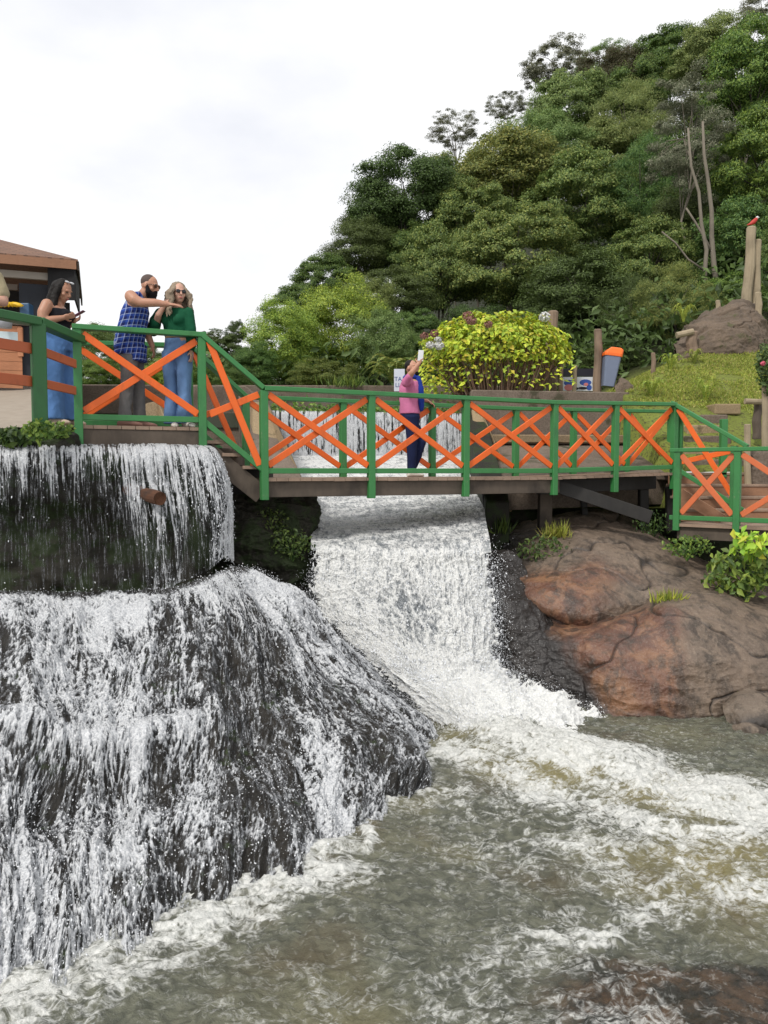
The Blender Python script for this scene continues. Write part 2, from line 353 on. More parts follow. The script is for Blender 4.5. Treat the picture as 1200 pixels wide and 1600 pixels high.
def build_pool():
    xs = np.arange(-4.2, 7.6, 0.0125); ys = np.arange(3.0, 9.6, 0.0125)
    X, Y = np.meshgrid(xs, ys, indexing='ij')
    wx = fbm(X * 0.7, Y * 0.7, 1.0, 3) * 0.45; wy = fbm(X * 0.7 + 31, Y * 0.7, 2.0, 3) * 0.45
    A, B = X + wx, Y + wy
    S = [  # streaks of foam: survey points, half width, strength
        ([(690, 1040), (740, 1110), (820, 1165), (950, 1195), (1080, 1230), (1250, 1275)], 0.42, 1.25),
        ([(700, 1175), (790, 1215), (900, 1250), (1000, 1285), (1100, 1310), (1260, 1300)], 0.26, 0.8),
        ([(1010, 1290), (930, 1330), (880, 1350)], 0.16, 0.5),
        ([(840, 1480), (950, 1445), (1010, 1425), (1150, 1395), (1260, 1400)], 0.13, 0.62),
        ([(955, 1440), (945, 1475), (905, 1485)], 0.06, 0.85),
        ([(-90, 1610), (40, 1560), (150, 1505), (240, 1465), (330, 1420), (430, 1385), (520, 1345)], 0.32, 0.85),
        ([(440, 1390), (500, 1365), (560, 1352), (580, 1325), (572, 1300)], 0.05, 0.75),
        ([(560, 1290), (600, 1250), (650, 1205), (700, 1165)], 0.07, 0.75),
        ([(560, 1180), (640, 1240), (720, 1230), (800, 1290)], 0.12, 0.4),
        ([(1080, 1330), (1060, 1370), (1010, 1390)], 0.06, 0.6), ([(1170, 1240), (1120, 1290), (1060, 1330)], 0.06, 0.6),
        ([(880, 1420), (850, 1500), (880, 1560), (840, 1620)], 0.09, 0.45),
        ([(760, 1230), (830, 1300), (900, 1330)], 0.10, 0.5)]
    D = np.full(X.shape, 0.10) + 0.10 * fbm(X * 0.9, Y * 0.9, 2.0, 2)
    for pts, w, s in S:
        q = [(G(*p).x, G(*p).y) for p in pts]
        D = np.maximum(D, s * np.exp(-(seg_dist(X + wx * 0.5, Y + wy * 0.5, q) / w) ** 2 * 0.7))
    c = G(1010, 1330); D = np.maximum(D, 0.38 * np.exp(-(((X - c.x) / 1.6) ** 2 + ((Y - c.y) / 1.1) ** 2)))
    c = G(1050, 1580); D = D * (1 - 0.8 * np.exp(-(((X - c.x) / 0.9) ** 2 + ((Y - c.y) / 0.35) ** 2)))
    c = G(840, 1250); D = np.maximum(D, 0.44 * np.exp(-(((X - c.x) / 1.2) ** 2 + ((Y - c.y) / 0.6) ** 2)))
    D = np.maximum(D, 0.27 * sstep(0.25, 0.75, fbm(A * 0.5 + 4, B * 0.5, 7.0, 3) + 0.5) * sstep(5.6, 4.2, Y + 0.25 * X) + 0.0)
    # left spill foot
    web = ridged(A * 2.3, B * 2.9, 0.5, 5, 0.6); web2 = ridged(A * 6.5 + 3, B * 8.0, 4.5, 4, 0.6)
    w = rank(0.55 * web + 0.45 * web2)
    dn = np.clip(D, 0, 1)
    foam = np.clip(dn * 0.95 + 0.55 * (w - 0.5) * np.clip(dn * 2.2, 0.25, 1) - 0.02, 0, 1)
    chop = fbm(A * 1.6, B * 2.2, 3.0, 5, 0.55) * (0.045 + 0.085 * np.clip(D, 0, 1)) + (ridged(A * 4.5, B * 6.5, 8.0, 4) - 0.4) * (0.030 + 0.02 * np.clip(D, 0, 1)) + fbm(A * 13, B * 17, 6.0, 3) * 0.010
    chop += fbm(A * 0.55, B * 0.8, 9.0, 2) * 0.05
    core = [(G(*p).x, G(*p).y) for p in S[0][0][:4]]
    chop += 0.16 * np.exp(-(seg_dist(X, Y, core) / 0.45) ** 2)
    Z = ZP + chop + foam * 0.018
    sx, sy = (X - G(1110, 1590).x) / 0.95, (Y - G(1110, 1590).y) / 0.42; shoal = sstep(1.25, 0.55, np.hypot(sx, sy) + 0.55 * fbm(X * 1.6, Y * 1.6, 6.0, 4))
    Z = Z + shoal * (0.05 + 0.05 * ridged(A * 2.2, B * 3.0, 3.0, 4))
    tint = np.clip(sstep(-0.15, 0.35, fbm(X * 0.6 + 9, Y * 0.8, 5.0, 3)) * sstep(-1.4, 0.8, X) * sstep(0.0, 0.3, D) * 1.0, 0, 1)
    pos = np.stack([X, Y, Z], -1).reshape(-1, 3)
    me = np_mesh('pool_water', pos, grid_faces(len(xs), len(ys)), {'foam': foam.ravel(), 'tint': tint.ravel(), 'shoal': shoal.ravel()})
    tag(link('pool_water', me, M['pool'], None, True), 'churning grey green pool water with drifting foam', kind='structure')
    b = MB(); b.box((1.5, 5.5, -3.6), (60, 14, 0.2)); tag(b.build('river_bed', M['wetrock']), kind='structure')
build_pool()

DROPS = []                                    # (pos, dir, size)
def drops(pos, n, spread, flow, lo=0.004, hi=0.012, weight=None):
    """flying drops thrown off a sheet of water"""
    p = pos.reshape(-1, 3); nr = grid_normals(pos).reshape(-1, 3)
    w = None if weight is None else (weight.ravel() / weight.sum())
    i = RNG.choice(len(p), n, p=w); q = p[i] + nr[i] * np.abs(RNG.normal(0, spread, (n, 1))) + RNG.normal(0, spread * 0.4, (n, 3))
    fl = np.gradient(pos, axis=1).reshape(-1, 3)[i]; fl /= np.linalg.norm(fl, axis=1, keepdims=True) + 1e-9
    d = fl * flow + RNG.normal(0, 0.5, (n, 3)); d /= np.linalg.norm(d, axis=1, keepdims=True)
    s = lo + (hi - lo) * RNG.random(n) ** 3
    DROPS.append((q, d, s))

# --- the left cascade: rock dome and the thin water running over it
CAS = [[(-260, 930, 7.6), (-300, 1060, 6.2), (-330, 1200, 5.1), (-340, 1400, 4.3), (-350, 1710, 3.55)],
       [(0, 925, 7.7), (-15, 1050, 6.4), (-15, 1175, 5.5), (-20, 1400, 4.42), (-20, 1670, 3.72)],
       [(140, 925, 7.8), (140, 1050, 6.6), (120, 1180, 5.7), (110, 1350, 4.92), (120, 1585, 4.0)],
       [(255, 920, 7.9), (280, 1040, 6.9), (275, 1180, 5.95), (270, 1310, 5.2), (270, 1498, 4.42)],
       [(330, 900, 8.1), (385, 1015, 7.3), (410, 1140, 6.5), (430, 1260, 5.8), (440, 1432, 4.92)],
       [(365, 885, 8.25), (435, 1000, 7.55), (495, 1115, 6.95), (545, 1220, 6.35), (580, 1325, 5.8)],
       [(395, 892, 8.4), (480, 998, 7.9), (568, 1092, 7.4), (635, 1172, 6.95), (660, 1250, 6.55)],
       [(415, 905, 8.65), (525, 1008, 8.25), (615, 1095, 7.9), (675, 1158, 7.6), (690, 1222, 7.05)],
       [(430, 915, 8.85), (545, 1022, 8.5), (642, 1108, 8.15), (702, 1162, 7.9), (715, 1205, 7.4)],
       [(465, 955, 9.6), (575, 1052, 9.0), (668, 1135, 8.6), (730, 1190, 8.3), (770, 1240, 7.9)]]
def build_cascade():
    nu, nv = 1200, 900
    p = patch(CAS, nu, nv); U, V = grid_lengths(p); U, V = np.meshgrid(U, V, indexing='ij')
    n = grid_normals(p)
    if n[..., 2].mean() < 0: n = -n
    A = U + fbm(U * 0.8, V * 0.5, 1.0, 3) * 0.25
    rel = ridged(A * 0.9, V * 0.28, 2.0, 4) * 0.30 + fbm(A * 3.2, V * 1.1, 4.0, 5) * 0.085 + fbm(A * 11, V * 6, 6.0, 3) * 0.022
    rel -= 0.12
    vq = np.linspace(0, 1, nv)[None, :] + 0.03 * np.sin(np.linspace(0, 1, nu)[:, None] * 23) + 0.05 * fbm(U * 0.9, 0 * V, 4.0, 3)
    rel = rel + (0.16 * np.exp(-((vq - 0.46) / 0.05) ** 2) - 0.15 * np.exp(-((vq - 0.60) / 0.07) ** 2)) * sstep(0.46, 0.32, np.linspace(0, 1, nu)[:, None])
    ui = np.linspace(0, 1, nu)[:, None]
    rel = rel * sstep(-0.02, 0.10, np.linspace(0, 1, nv)[None, :]) * np.clip(1.25 - sstep(0.8, 0.95, ui) * 0.75, 0, 1)
    rock = p + n * rel[..., None]
    tag(link('rock_face', np_mesh('rock_face', rock[::2, ::2].reshape(-1, 3), grid_faces(nu // 2, nv // 2)), M['wetrock'], None, True), 'dark wet rock slope under the left cascade', kind='structure')
    # water: bright sheets gather in the hollows, thin webs elsewhere
    vi = np.linspace(0, 1, nv)[None, :]
    band = fbm(A * 1.25 + 2, V * 0.22, 9.0, 4, 0.6) + 0.55 * fbm(A * 3.6, V * 0.33, 2.0, 3, 0.6)
    wob = fbm(U * 4, V * 2.2, 3.0, 3) * 0.09
    w1 = ridged((A + wob) * 6.5, (V + wob) * 1.9, 5.0, 5, 0.62); w2 = ridged((A - wob) * 21, V * 9.5 + wob * 20, 8.0, 4, 0.65)
    w3 = fbm(A * 46, V * 27, 2.0, 3, 0.7)
    w = rank(0.42 * w1 + 0.40 * w2 + 0.30 * w3)
    dens = 0.35 + 1.25 * band
    dens += 0.30 * np.exp(-((vi - 0.03) / 0.08) ** 2) + 0.30 * np.exp(-(((ui - 0.60) / 0.14) ** 2 + ((vi - 0.05) / 0.16) ** 2)) - 0.24 * sstep(0.50, 0.70, ui) * sstep(0.12, 0.40, vi) + 0.10 * sstep(0.30, 0.1, ui)
    dens += (0.34 * np.exp(-((vq - 0.455) / 0.04) ** 2) - 0.26 * np.exp(-((vq - 0.59) / 0.07) ** 2)) * sstep(0.46, 0.32, ui)          # white line on the ledge
    dens += 0.30 * np.exp(-((ui - 0.50 - 0.03 * vi) / 0.030) ** 2) * sstep(0.35, 0.7, vi)                     # the stream right of the black rock
    dens += 0.18 * np.exp(-((ui - 0.60) / 0.05) ** 2) * sstep(0.5, 0.0, vi)
    dens -= 0.30 * np.exp(-((ui - 0.425) / 0.05) ** 2) * sstep(0.55, 0.75, vi)
    dens -= 0.22 * np.exp(-(((ui - 0.36) / 0.06) ** 2 + ((vi - 0.33) / 0.1) ** 2))
    dens = np.clip(dens, 0.0, 0.95)
    cover = np.clip(dens * 0.95 + 0.75 * (w - 0.5), 0, 1)
    cover *= sstep(1.0, 0.93, ui) * sstep(0.0, 0.035, vi - 0.035 * (0.2 + fbm(U * 2.2, V * 0, 5.0, 4)))
    lift = 0.010 + cover * 0.030 + np.clip(w2, 0, 1) * 0.006
    wat = p + n * (rel + lift)[..., None]
    me = np_mesh('cascade_water', wat.reshape(-1, 3), grid_faces(nu, nv, (cover[:-1, :-1] > -1)), {'foam': cover.ravel(), 'flow': np.stack([A, V, 0 * V], -1).reshape(-1, 3)})
    tag(link('cascade_water', me, M['film'], None, True), 'thin white water streaming down the dark rock slope', kind='structure')
    drops(wat[60:1140], 16000, 0.025, 2.0, 0.0018, 0.0055, (cover + 0.1)[60:1140])
    top = wat[100:900, 5:80]; drops(top, 9000, 0.09, 0.4, 0.002, 0.006)
    low = wat[150:640, 510:]
    drops(low, 9000, 0.10, 1.8, 0.002, 0.007)
build_cascade()

# --- ledge with the falling curtain, top left
CUR = [[(-120, 694, 8.8), (-120, 701, 8.05), (-120, 760, 7.9), (-120, 840, 7.84), (-120, 935, 7.8)],
       [(0, 695, 8.8), (0, 702, 8.1), (0, 760, 7.95), (0, 840, 7.88), (0, 930, 7.82)],
       [(110, 695, 8.9), (112, 703, 8.2), (114, 765, 8.05), (116, 845, 7.98), (118, 935, 7.92)],
       [(215, 696, 9.0), (219, 703, 8.35), (224, 760, 8.2), (232, 830, 8.1), (238, 925, 8.0)],
       [(285, 697, 9.1), (295, 704, 8.5), (306, 750, 8.32), (315, 815, 8.2), (318, 895, 8.12)],
       [(318, 698, 9.2), (330, 706, 8.7), (347, 745, 8.5), (354, 795, 8.42), (350, 870, 8.36)],
       [(325, 698, 9.4), (338, 709, 9.0), (354, 750, 8.85), (361, 800, 8.8), (362, 875, 8.75)],
       [(328, 700, 9.6), (338, 715, 9.4), (352, 760, 9.3), (357, 810, 9.3), (360, 880, 9.3)]]
def build_curtain():
    nu, nv = 760, 420
    p = patch(CUR, nu, nv); U, V = grid_lengths(p); U, V = np.meshgrid(U, V, indexing='ij'); n = grid_normals(p)
    if n[..., 1].mean() > 0: n = -n
    ui = np.linspace(0, 1, nu)[:, None]; vi = np.linspace(0, 1, nv)[None, :]
    fall = sstep(0.22, 0.45, vi)
    st = ridged(U * 9 + fbm(U * 3, V * 1.2, 1.0, 2) * 0.35, V * 0.55, 3.0, 4, 0.65); st2 = ridged(U * 26 + fbm(U * 8, V * 2, 5.0, 2) * 0.3, V * 1.5, 6.0, 3, 0.6)
    sp = fbm(U * 30, V * 14, 4.0, 3, 0.7)
    w = rank(0.5 * st + 0.36 * st2 + 0.22 * sp)
    right = sstep(0.52, 0.72, ui)
    dens = 0.50 - 0.55 * sstep(0.22, 0.90, vi) * (1 - 0.55 * right) + 0.24 * right + 0.75 * fbm(U * 1.5, V * 0.25, 8.0, 4)
    dens += 0.25 * np.exp(-((vi - 0.25) / 0.06) ** 2)
    dens = np.clip(dens - 0.06, 0.0, 0.95); cover = np.clip(dens + 0.8 * (w - 0.55) * np.clip(dens * 3, 0, 1), 0, 1)
    lip = sstep(0.14, 0.20, vi) * sstep(0.31, 0.24, vi)
    lipn = fbm(U[:, :1] * 2.6, 0.0, 4.0, 4) * 0.10; p = p + np.stack([0 * U, lipn * sstep(0.1, 0.25, vi), lipn * 0.35 * sstep(0.1, 0.25, vi)], -1)
    wat = p + n * ((cover * 0.03 + fbm(U * 5, V * 0.8, 2.0, 3) * 0.035 * fall))[..., None]
    me = np_mesh('curtain_water', wat.reshape(-1, 3), grid_faces(nu, nv), {'foam': np.maximum(cover, 0.5 * lip * st2).ravel(), 'flow': np.stack([U, V, 0 * V], -1).reshape(-1, 3)})
    tag(link('curtain_water', me, M['veil'], None, True), 'thin curtain of water dropping from the upper left ledge', kind='structure')
    drops(wat[:, 130:], 2600, 0.04, 3.0, 0.003, 0.009, (cover + 0.02)[:, 130:])
    # the mossy undercut wall behind it
    ext = [col[:-1] + [(col[-1][0], col[-1][1] + 60, col[-1][2])] for col in CUR]
    q = patch(ext, 240, 200); vv = np.linspace(0, 1, 200)[None, :]; uu = np.linspace(0, 1, 240)[:, None]
    back = (0.04 + 0.62 * sstep(0.27, 0.75, vv) * (1 - 0.75 * sstep(0.55, 0.85, uu)))
    nn = grid_normals(q); nn = nn if nn[..., 1].mean() < 0 else -nn
    Uq, Vq = np.meshgrid(*grid_lengths(q), indexing='ij')
    q = q - nn * (back + fbm(Uq * 2.2, Vq * 2.2, 1.0, 5) * 0.12 * sstep(0.2, 0.35, vv) + 0.03)[..., None]
    tag(link('ledge_wall', np_mesh('ledge_wall', q.reshape(-1, 3), grid_faces(240, 200)), M['mossrock'], None, True), 'undercut mossy rock ledge behind the water curtain', 'rock ledge', kind='structure')
build_curtain()

# --- main chute and fall under the bridge
FALL = [[(408, 712, 16.0), (476, 768, 13.2), (484, 810, 11.2), (486, 848, 9.75), (485, 880, 9.52), (487, 945, 9.3), (560, 1020, 8.95), (645, 1095, 8.5), (705, 1165, 7.9), (740, 1235, 7.4)],
        [(490, 712, 16.0), (540, 768, 13.2), (555, 810, 11.2), (560, 850, 9.72), (560, 885, 9.45), (562, 950, 9.2), (610, 1030, 8.8), (690, 1100, 8.25), (740, 1170, 7.7), (775, 1250, 7.1)],
        [(570, 712, 16.0), (610, 768, 13.2), (625, 808, 11.2), (630, 852, 9.70), (632, 888, 9.42), (640, 960, 9.12), (665, 1045, 8.7), (740, 1105, 8.15), (800, 1165, 7.7), (850, 1235, 7.2)],
        [(650, 712, 16.0), (685, 768, 13.2), (695, 808, 11.2), (700, 852, 9.70), (705, 888, 9.45), (715, 960, 9.15), (730, 1045, 8.75), (800, 1095, 8.35), (885, 1145, 7.95), (940, 1205, 7.5)],
        [(728, 712, 16.0), (753, 768, 13.2), (758, 808, 11.2), (766, 850, 9.75), (769, 885, 9.52), (778, 960, 9.3), (785, 1035, 9.0), (850, 1075, 8.8), (950, 1115, 8.6), (1000, 1160, 8.25)]]
def build_fall():
    nu, nv = 560, 1250
    A = np.array([[tuple(P(*c)) for c in col] for col in FALL]); A = catmull(A, nu, 0)
    # more samples on the near part of the run
    seg = [110, 90, 120, 90, 190, 210, 190, 160, 120]; t = np.concatenate([np.linspace(i, i + 1, s, endpoint=False) for i, s in enumerate(seg)] + [[9.0]])
    B = catmull(A, 9 * 200 + 1, 1); k = np.round(t * 200).astype(int); p = B[:, k]; nv = len(k); rk = t[None, :]
    U, V = grid_lengths(p); U, V = np.meshgrid(U, V, indexing='ij'); n = grid_normals(p); n = n if n[..., 2].mean() > 0 else -n
    ui = np.linspace(0, 1, nu)[:, None]
    chute = sstep(3.6, 3.0, rk); drop = sstep(3.0, 3.5, rk) * sstep(6.2, 5.6, rk); mound = sstep(5.3, 6.3, rk)
    wob = fbm(U * 3, V * 2, 2.0, 3) * 0.12
    lines = ridged(V * 4.2 + fbm(U * 2.2, V * 2.2, 3.0, 3) * 1.2, U * 1.5, 4.0, 4, 0.62); streak = ridged(U * 7 + wob, V * 1.2, 7.0, 4, 0.6)
    web = ridged((U + wob) * 6.5, (V + wob) * 5.0, 1.0, 5, 0.62); fine = fbm(U * 28, V * 24, 3.0, 4, 0.7)
    boil = fbm(U * 1.7, V * 1.3, 6.0, 5, 0.55); knob = ridged(U * 3.1 + wob, V * 2.6, 9.0, 5, 0.55)
    wc = rank(0.30 * streak + 0.5 * lines + 0.4 * fine) + 0.5 * sstep(1.6, 0.3, rk) + 0 * lines; f_ch = np.clip(0.16 + 0.52 * wc, 0, 1)
    hole = np.exp(-(((ui - 0.52) / 0.20) ** 2 + ((rk - 5.0) / 0.75) ** 2))
    edge = sstep(0.0, 0.09, ui) * sstep(1.0, 0.91, ui)
    wd = rank(0.6 * web + 0.25 * streak + 0.35 * fine); f_dr = np.clip(0.84 - 0.52 * hole + 0.75 * (wd - 0.5), 0, 1)
    f_mo = np.clip(1.05 + 0.3 * boil + 0.2 * fine, 0, 1) * sstep(9.2, 8.2, rk + (1 - knob) * 0.7)
    foam = f_ch * chute + (1 - chute) * ((1 - mound) * f_dr + mound * f_mo)
    rel = chute * (0.03 * lines + 0.03 * fbm(U * 3, V * 3, 1.0, 4)) + drop * (0.06 * (web - 0.4) + 0.06 * (streak - 0.4) + 0.02 * fine) + mound * (0.24 * boil + 0.14 * (knob - 0.4) + 0.012 * fine)
    rel *= 1 - 0.8 * sstep(8.2, 9.0, rk)
    wat = p + n * rel[..., None]
    ragged = (rk < 3.4) | (edge + 0.9 * (web - 0.35) + 0.4 * fine > 0.30)
    me = np_mesh('waterfall', wat.reshape(-1, 3), grid_faces(nu, nv, ragged[:-1, :-1] | (rk[:, :-1] < 3.4)), {'foam': foam.ravel(), 'flow': np.stack([U, V, 0 * V], -1).reshape(-1, 3)})
    tag(link('waterfall', me, M['white'], None, True), 'broad white waterfall running under the footbridge into the pool', kind='structure')
    a = wat[:, (t > 3.3) & (t < 6.5)]; drops(a, 9000, 0.06, 1.5, 0.003, 0.011)
    a = wat[470:, (t > 3.2) & (t < 5.6)]; drops(a, 2600, 0.16, 0.8, 0.003, 0.010)
    a = wat[:, (t > 5.6) & (t < 8.4)]; drops(a, 6000, 0.09, 0.6, 0.003, 0.010)
    a = wat[:, (t > 4.2) & (t < 8.0)]; drops(a, 60000, 0.13, 0.4, 0.0018, 0.0042)
    a = wat[420:, (t > 3.6) & (t < 7.0)]; drops(a, 14000, 0.28, 0.4, 0.0016, 0.004)
    # rock step behind the fall
    q = B[::8, 2 * 200:7 * 200:12].copy(); q[..., 1] += 0.35; q[..., 2] -= 0.30
    tag(link('rock_step', np_mesh('rock_step', q.reshape(-1, 3), grid_faces(q.shape[0], q.shape[1])), M['wetrock'], None, True), kind='structure')
build_fall()

# --- upper weir: concrete lip with streaming water
def build_weir():
    nu, nv = 420, 140
    a, b = P(405, 641, 16.1), P(733, 646, 16.1)
    ui = np.linspace(0, 1, nu)[:, None]; vi = np.linspace(0, 1, nv)[None, :]
    W = (b - a).length; H = 1.02
    X = a.x + (b.x - a.x) * ui + 0 * vi; Z = a.z + (b.z - a.z) * ui - np.clip(vi - 0.18, 0, 1) / 0.82 * H
    Yv = a.y + 0.5 * (1 - np.clip(vi / 0.18, 0, 1)) - 0.16 * np.sqrt(np.clip((vi - 0.18) / 0.82, 0, 1)) + 0 * ui
    U = ui * W + 0 * vi; V = vi * H + 0 * ui
    st = ridged(U * 6 + fbm(U * 2, V, 2.0, 2) * 0.3, V * 0.5, 1.0, 4, 0.65); s2 = ridged(U * 19, V * 1.6, 4.0, 3, 0.6); sp = fbm(U * 22, V * 12, 8.0, 3)
    w = rank(0.5 * st + 0.4 * s2 + 0.22 * sp); thr = 0.30 - 0.25 * (vi > 0.85) + 0.25 * fbm(U * 1.1, V * 0.4, 3.0, 3)
    foam = np.clip(0.66 + 0.9 * (w - 0.5) - 0.4 * (thr - 0.3), 0, 1) * (0.25 + 0.75 * sstep(0.16, 0.24, vi))
    me = np_mesh('weir_water', np.stack([X, Yv - foam * 0.02, Z], -1).reshape(-1, 3), grid_faces(nu, nv), {'foam': foam.ravel(), 'flow': np.stack([U * 0.55, V * 0.6, 0 * V], -1).reshape(-1, 3)})
    tag(link('weir_water', me, M['veil'], None, True), 'streaks of water over the upper weir', kind='structure')
    w = MB(); w.prism([(a.x - 0.2, 16.22, a.z - 0.02), (b.x + 0.2, 16.22, b.z - 0.02), (b.x + 0.2, 16.22, -0.4), (a.x - 0.2, 16.22, -0.4)], (0, 0.7, 0))
    tag(w.build('weir', M['mossrock']), 'low dark weir wall behind the footbridge', 'weir')
    pw = MB(); z = a.z - 0.03; pw.prism([(-14, 16.5, z), (1.75, 16.5, z), (1.75, 20.2, z), (-14, 20.2, z)], (0, 0, -0.3))
    t = NT('still_water'); v = t.pos((1, 1, 1)); t.bsdf((0.05, 0.055, 0.035), 0.08, IOR=1.33, Normal=t.bump(t.noise(5, 4, 0.6, v), 0.15, 0.03))
    tag(pw.build('pond_water', t.m), 'calm water above the weir', kind='structure')
build_weir()

def build_drops():
    q = np.concatenate([d[0] for d in DROPS]); d = np.concatenate([d[1] for d in DROPS]); s = np.concatenate([d[2] for d in DROPS])
    n = len(q); a = np.cross(d, RNG.normal(size=(n, 3))); a /= np.linalg.norm(a, axis=1, keepdims=True) + 1e-9; b = np.cross(d, a)
    L = s * RNG.uniform(1.0, 2.6, n)
    V = np.stack([q + d * L[:, None], q + a * s[:, None], q + b * s[:, None], q - a * s[:, None], q - b * s[:, None], q - d * L[:, None]], 1).reshape(-1, 3)
    F = np.array([(0, 1, 2), (0, 2, 3), (0, 3, 4), (0, 4, 1), (5, 2, 1), (5, 3, 2), (5, 4, 3), (5, 1, 4)])
    F = (np.arange(n)[:, None, None] * 6 + F[None]).reshape(-1, 3)
    t = NT('water_drops'); t.bsdf((0.80, 0.82, 0.85), 0.25, IOR=1.33)
    tag(link('water_spray', np_mesh('water_spray', V, F), t.m, None, True), 'white drops of spray flying off the falls', 'spray', kind='stuff')
build_drops()

# ------------------------------------------------------------ rocks of the right bank and the gorge
def boulder_material():
    t = NT('red_boulder'); v = t.pos(); wet = t.attr('wet').outputs['Fac']; red = t.attr('red').outputs['Fac']; lich = t.attr('top').outputs['Fac']
    n1 = t.noise(1.4, 7, 0.62, v, 0.8); n2 = t.noise(8, 8, 0.7, v); n3 = t.noise(55, 5, 0.7, v)
    vs = t.noise(5.0, 6, 0.6, t.pos((1, 1, 0.3), (0.5, 0.2, 0)))
    grey = t.mix(n1, (0.075, 0.058, 0.044), (0.21, 0.16, 0.118)); rd = t.ramp(n1, [(0.3, (0.048, 0.024, 0.019)), (0.5, (0.125, 0.055, 0.034)), (0.68, (0.245, 0.122, 0.060))])
    c = t.mix(red, grey, rd)
    c = t.mix(t.math('MULTIPLY', t.ss(vs, 0.48, 0.62), 0.7), c, (0.028, 0.021, 0.017)); c = t.mix(t.math('MULTIPLY', t.ss(t.noise(2.6, 9, 0.72, v, 1.2), 0.53, 0.60), 0.55), c, t.mix(red, (0.20, 0.155, 0.115), (0.25, 0.13, 0.072)))
    c = t.mix(t.math('MULTIPLY', t.ss(n3, 0.5, 0.68), t.math('MULTIPLY', lich, 0.5)), c, (0.33, 0.28, 0.22))
    c = t.mix(t.math('MULTIPLY', t.ss(n2, 0.54, 0.62), 0.5), c, (0.035, 0.028, 0.02)); c = t.mix(t.math('MULTIPLY', t.ss(t.noise(150, 3, 0.7, v), 0.55, 0.7), 0.35), c, (0.28, 0.22, 0.17))
    c = t.mix(wet, c, t.mix(n2, (0.010, 0.009, 0.009), (0.035, 0.03, 0.028)))
    h = t.math('ADD', t.math('MULTIPLY', n2, 0.8), t.math('MULTIPLY', n3, 0.35))
    h = t.math('ADD', h, t.math('MULTIPLY', vs, 0.8)); t.bsdf(c, t.mixf(wet, t.mixf(red, 0.62, 0.36), 0.22), Normal=t.bump(h, 0.6, 0.04)); return t.m
M['boulder'] = boulder_material()
def rock_patch(name, ctrl, mat, amp=0.08, freq=1.2, wetf=None, redf=None, crack=0.0, nu=340, nv=340, label=None, cat=None, kind=None, seed=0.0, top=0.6):
    p = patch(ctrl, nu, nv); n = grid_normals(p)
    if n[..., 1].mean() > 0: n = -n
    x, y, z = p[..., 0], p[..., 1], p[..., 2]
    d = fbm(x * freq + seed, y * freq, z * freq, 6, 0.52) * amp * 2 + (ridged(x * freq * 0.9, y * freq * 0.9 + seed, z * freq * 2.0, 3) - 0.5) * amp * 0.8
    d += (ridged(x * 6 + seed, y * 6, z * 9, 4) - 0.5) * amp * 0.16 + fbm(x * 16, y * 16, z * 16, 3) * amp * 0.10
    if crack:
        ck = np.abs(perlin(x * 0.75 + seed + fbm(x, y, z, 3) * 0.7, y * 0.75, z * 1.5)); d -= crack * np.exp(-(ck / 0.025) ** 2); st = (z * 1.35 + 0.45 * x + 0.25 * fbm(x * 0.8, y * 0.8, z * 0.8, 3) + seed) * 0.9; fr = st - np.floor(st); d += crack * 0.9 * (fr ** 3 - 0.25)
    p = p + n * d[..., None]; crack_shade = np.exp(-(ck / 0.020) ** 2) * 0.8 if crack else 0 * x  # crevice shade painted along the cracks, carried by the wet value
    ui = np.linspace(0, 1, nu)[:, None] + 0 * x; vi = np.linspace(0, 1, nv)[None, :] + 0 * x
    wet = wetf(ui, vi, x, y, z) if wetf else 0 * x; red = redf(ui, vi, x, y, z) if redf else 0 * x
    me = np_mesh(name, p.reshape(-1, 3), grid_faces(nu, nv), {'wet': np.clip(np.maximum(wet, crack_shade), 0, 1).ravel(), 'red': np.clip(red, 0, 1).ravel(), 'top': (0 * x + top).ravel()})
    return tag(link(name, me, M[mat], None, True), label, cat, None, kind)
nz = lambda x, y, z, f, s: fbm(x * f + s, y * f, z * f, 4)
# upper slab under the bridge
rock_patch('boulder', [
    [(770, 830, 12.6), (785, 850, 11.6), (790, 900, 10.8), (800, 960, 10.4), (830, 1020, 10.2)],
    [(830, 812, 12.8), (825, 850, 11.4), (820, 900, 10.4), (830, 945, 9.95), (880, 1000, 10.0)],
    [(880, 798, 13.0), (885, 840, 11.4), (895, 900, 10.2), (905, 960, 9.70), (930, 1000, 9.9)],
    [(935, 794, 13.2), (950, 840, 11.4), (965, 895, 10.4), (975, 945, 9.9), (990, 985, 10.0)],
    [(1000, 818, 13.2), (1025, 850, 11.6), (1050, 890, 10.7), (1060, 925, 10.2), (1065, 965, 10.2)],
    [(1060, 850, 12.8), (1100, 880, 11.6), (1130, 900, 11.0), (1150, 930, 10.6), (1160, 970, 10.6)],
    [(1100, 880, 13.0), (1190, 910, 12.2), (1240, 940, 11.6), (1260, 970, 11.2), (1260, 1000, 11.2)]],
    'boulder', 0.05, 0.9, redf=lambda u, v, x, y, z: sstep(0.60, 0.34, u + 0.35 * nz(x, y, z, 0.9, 3)) * sstep(0.32, 0.55, v + 0.2 * nz(x, y, z, 1.3, 8)) * 0.95 + 0.08,
    wetf=lambda u, v, x, y, z: sstep(0.24, 0.08, u + 0.14 * nz(x, y, z, 1.6, 1)), crack=0.035, label='reddish brown boulder slab under the bridge end with a crevice of grass', cat='boulder')
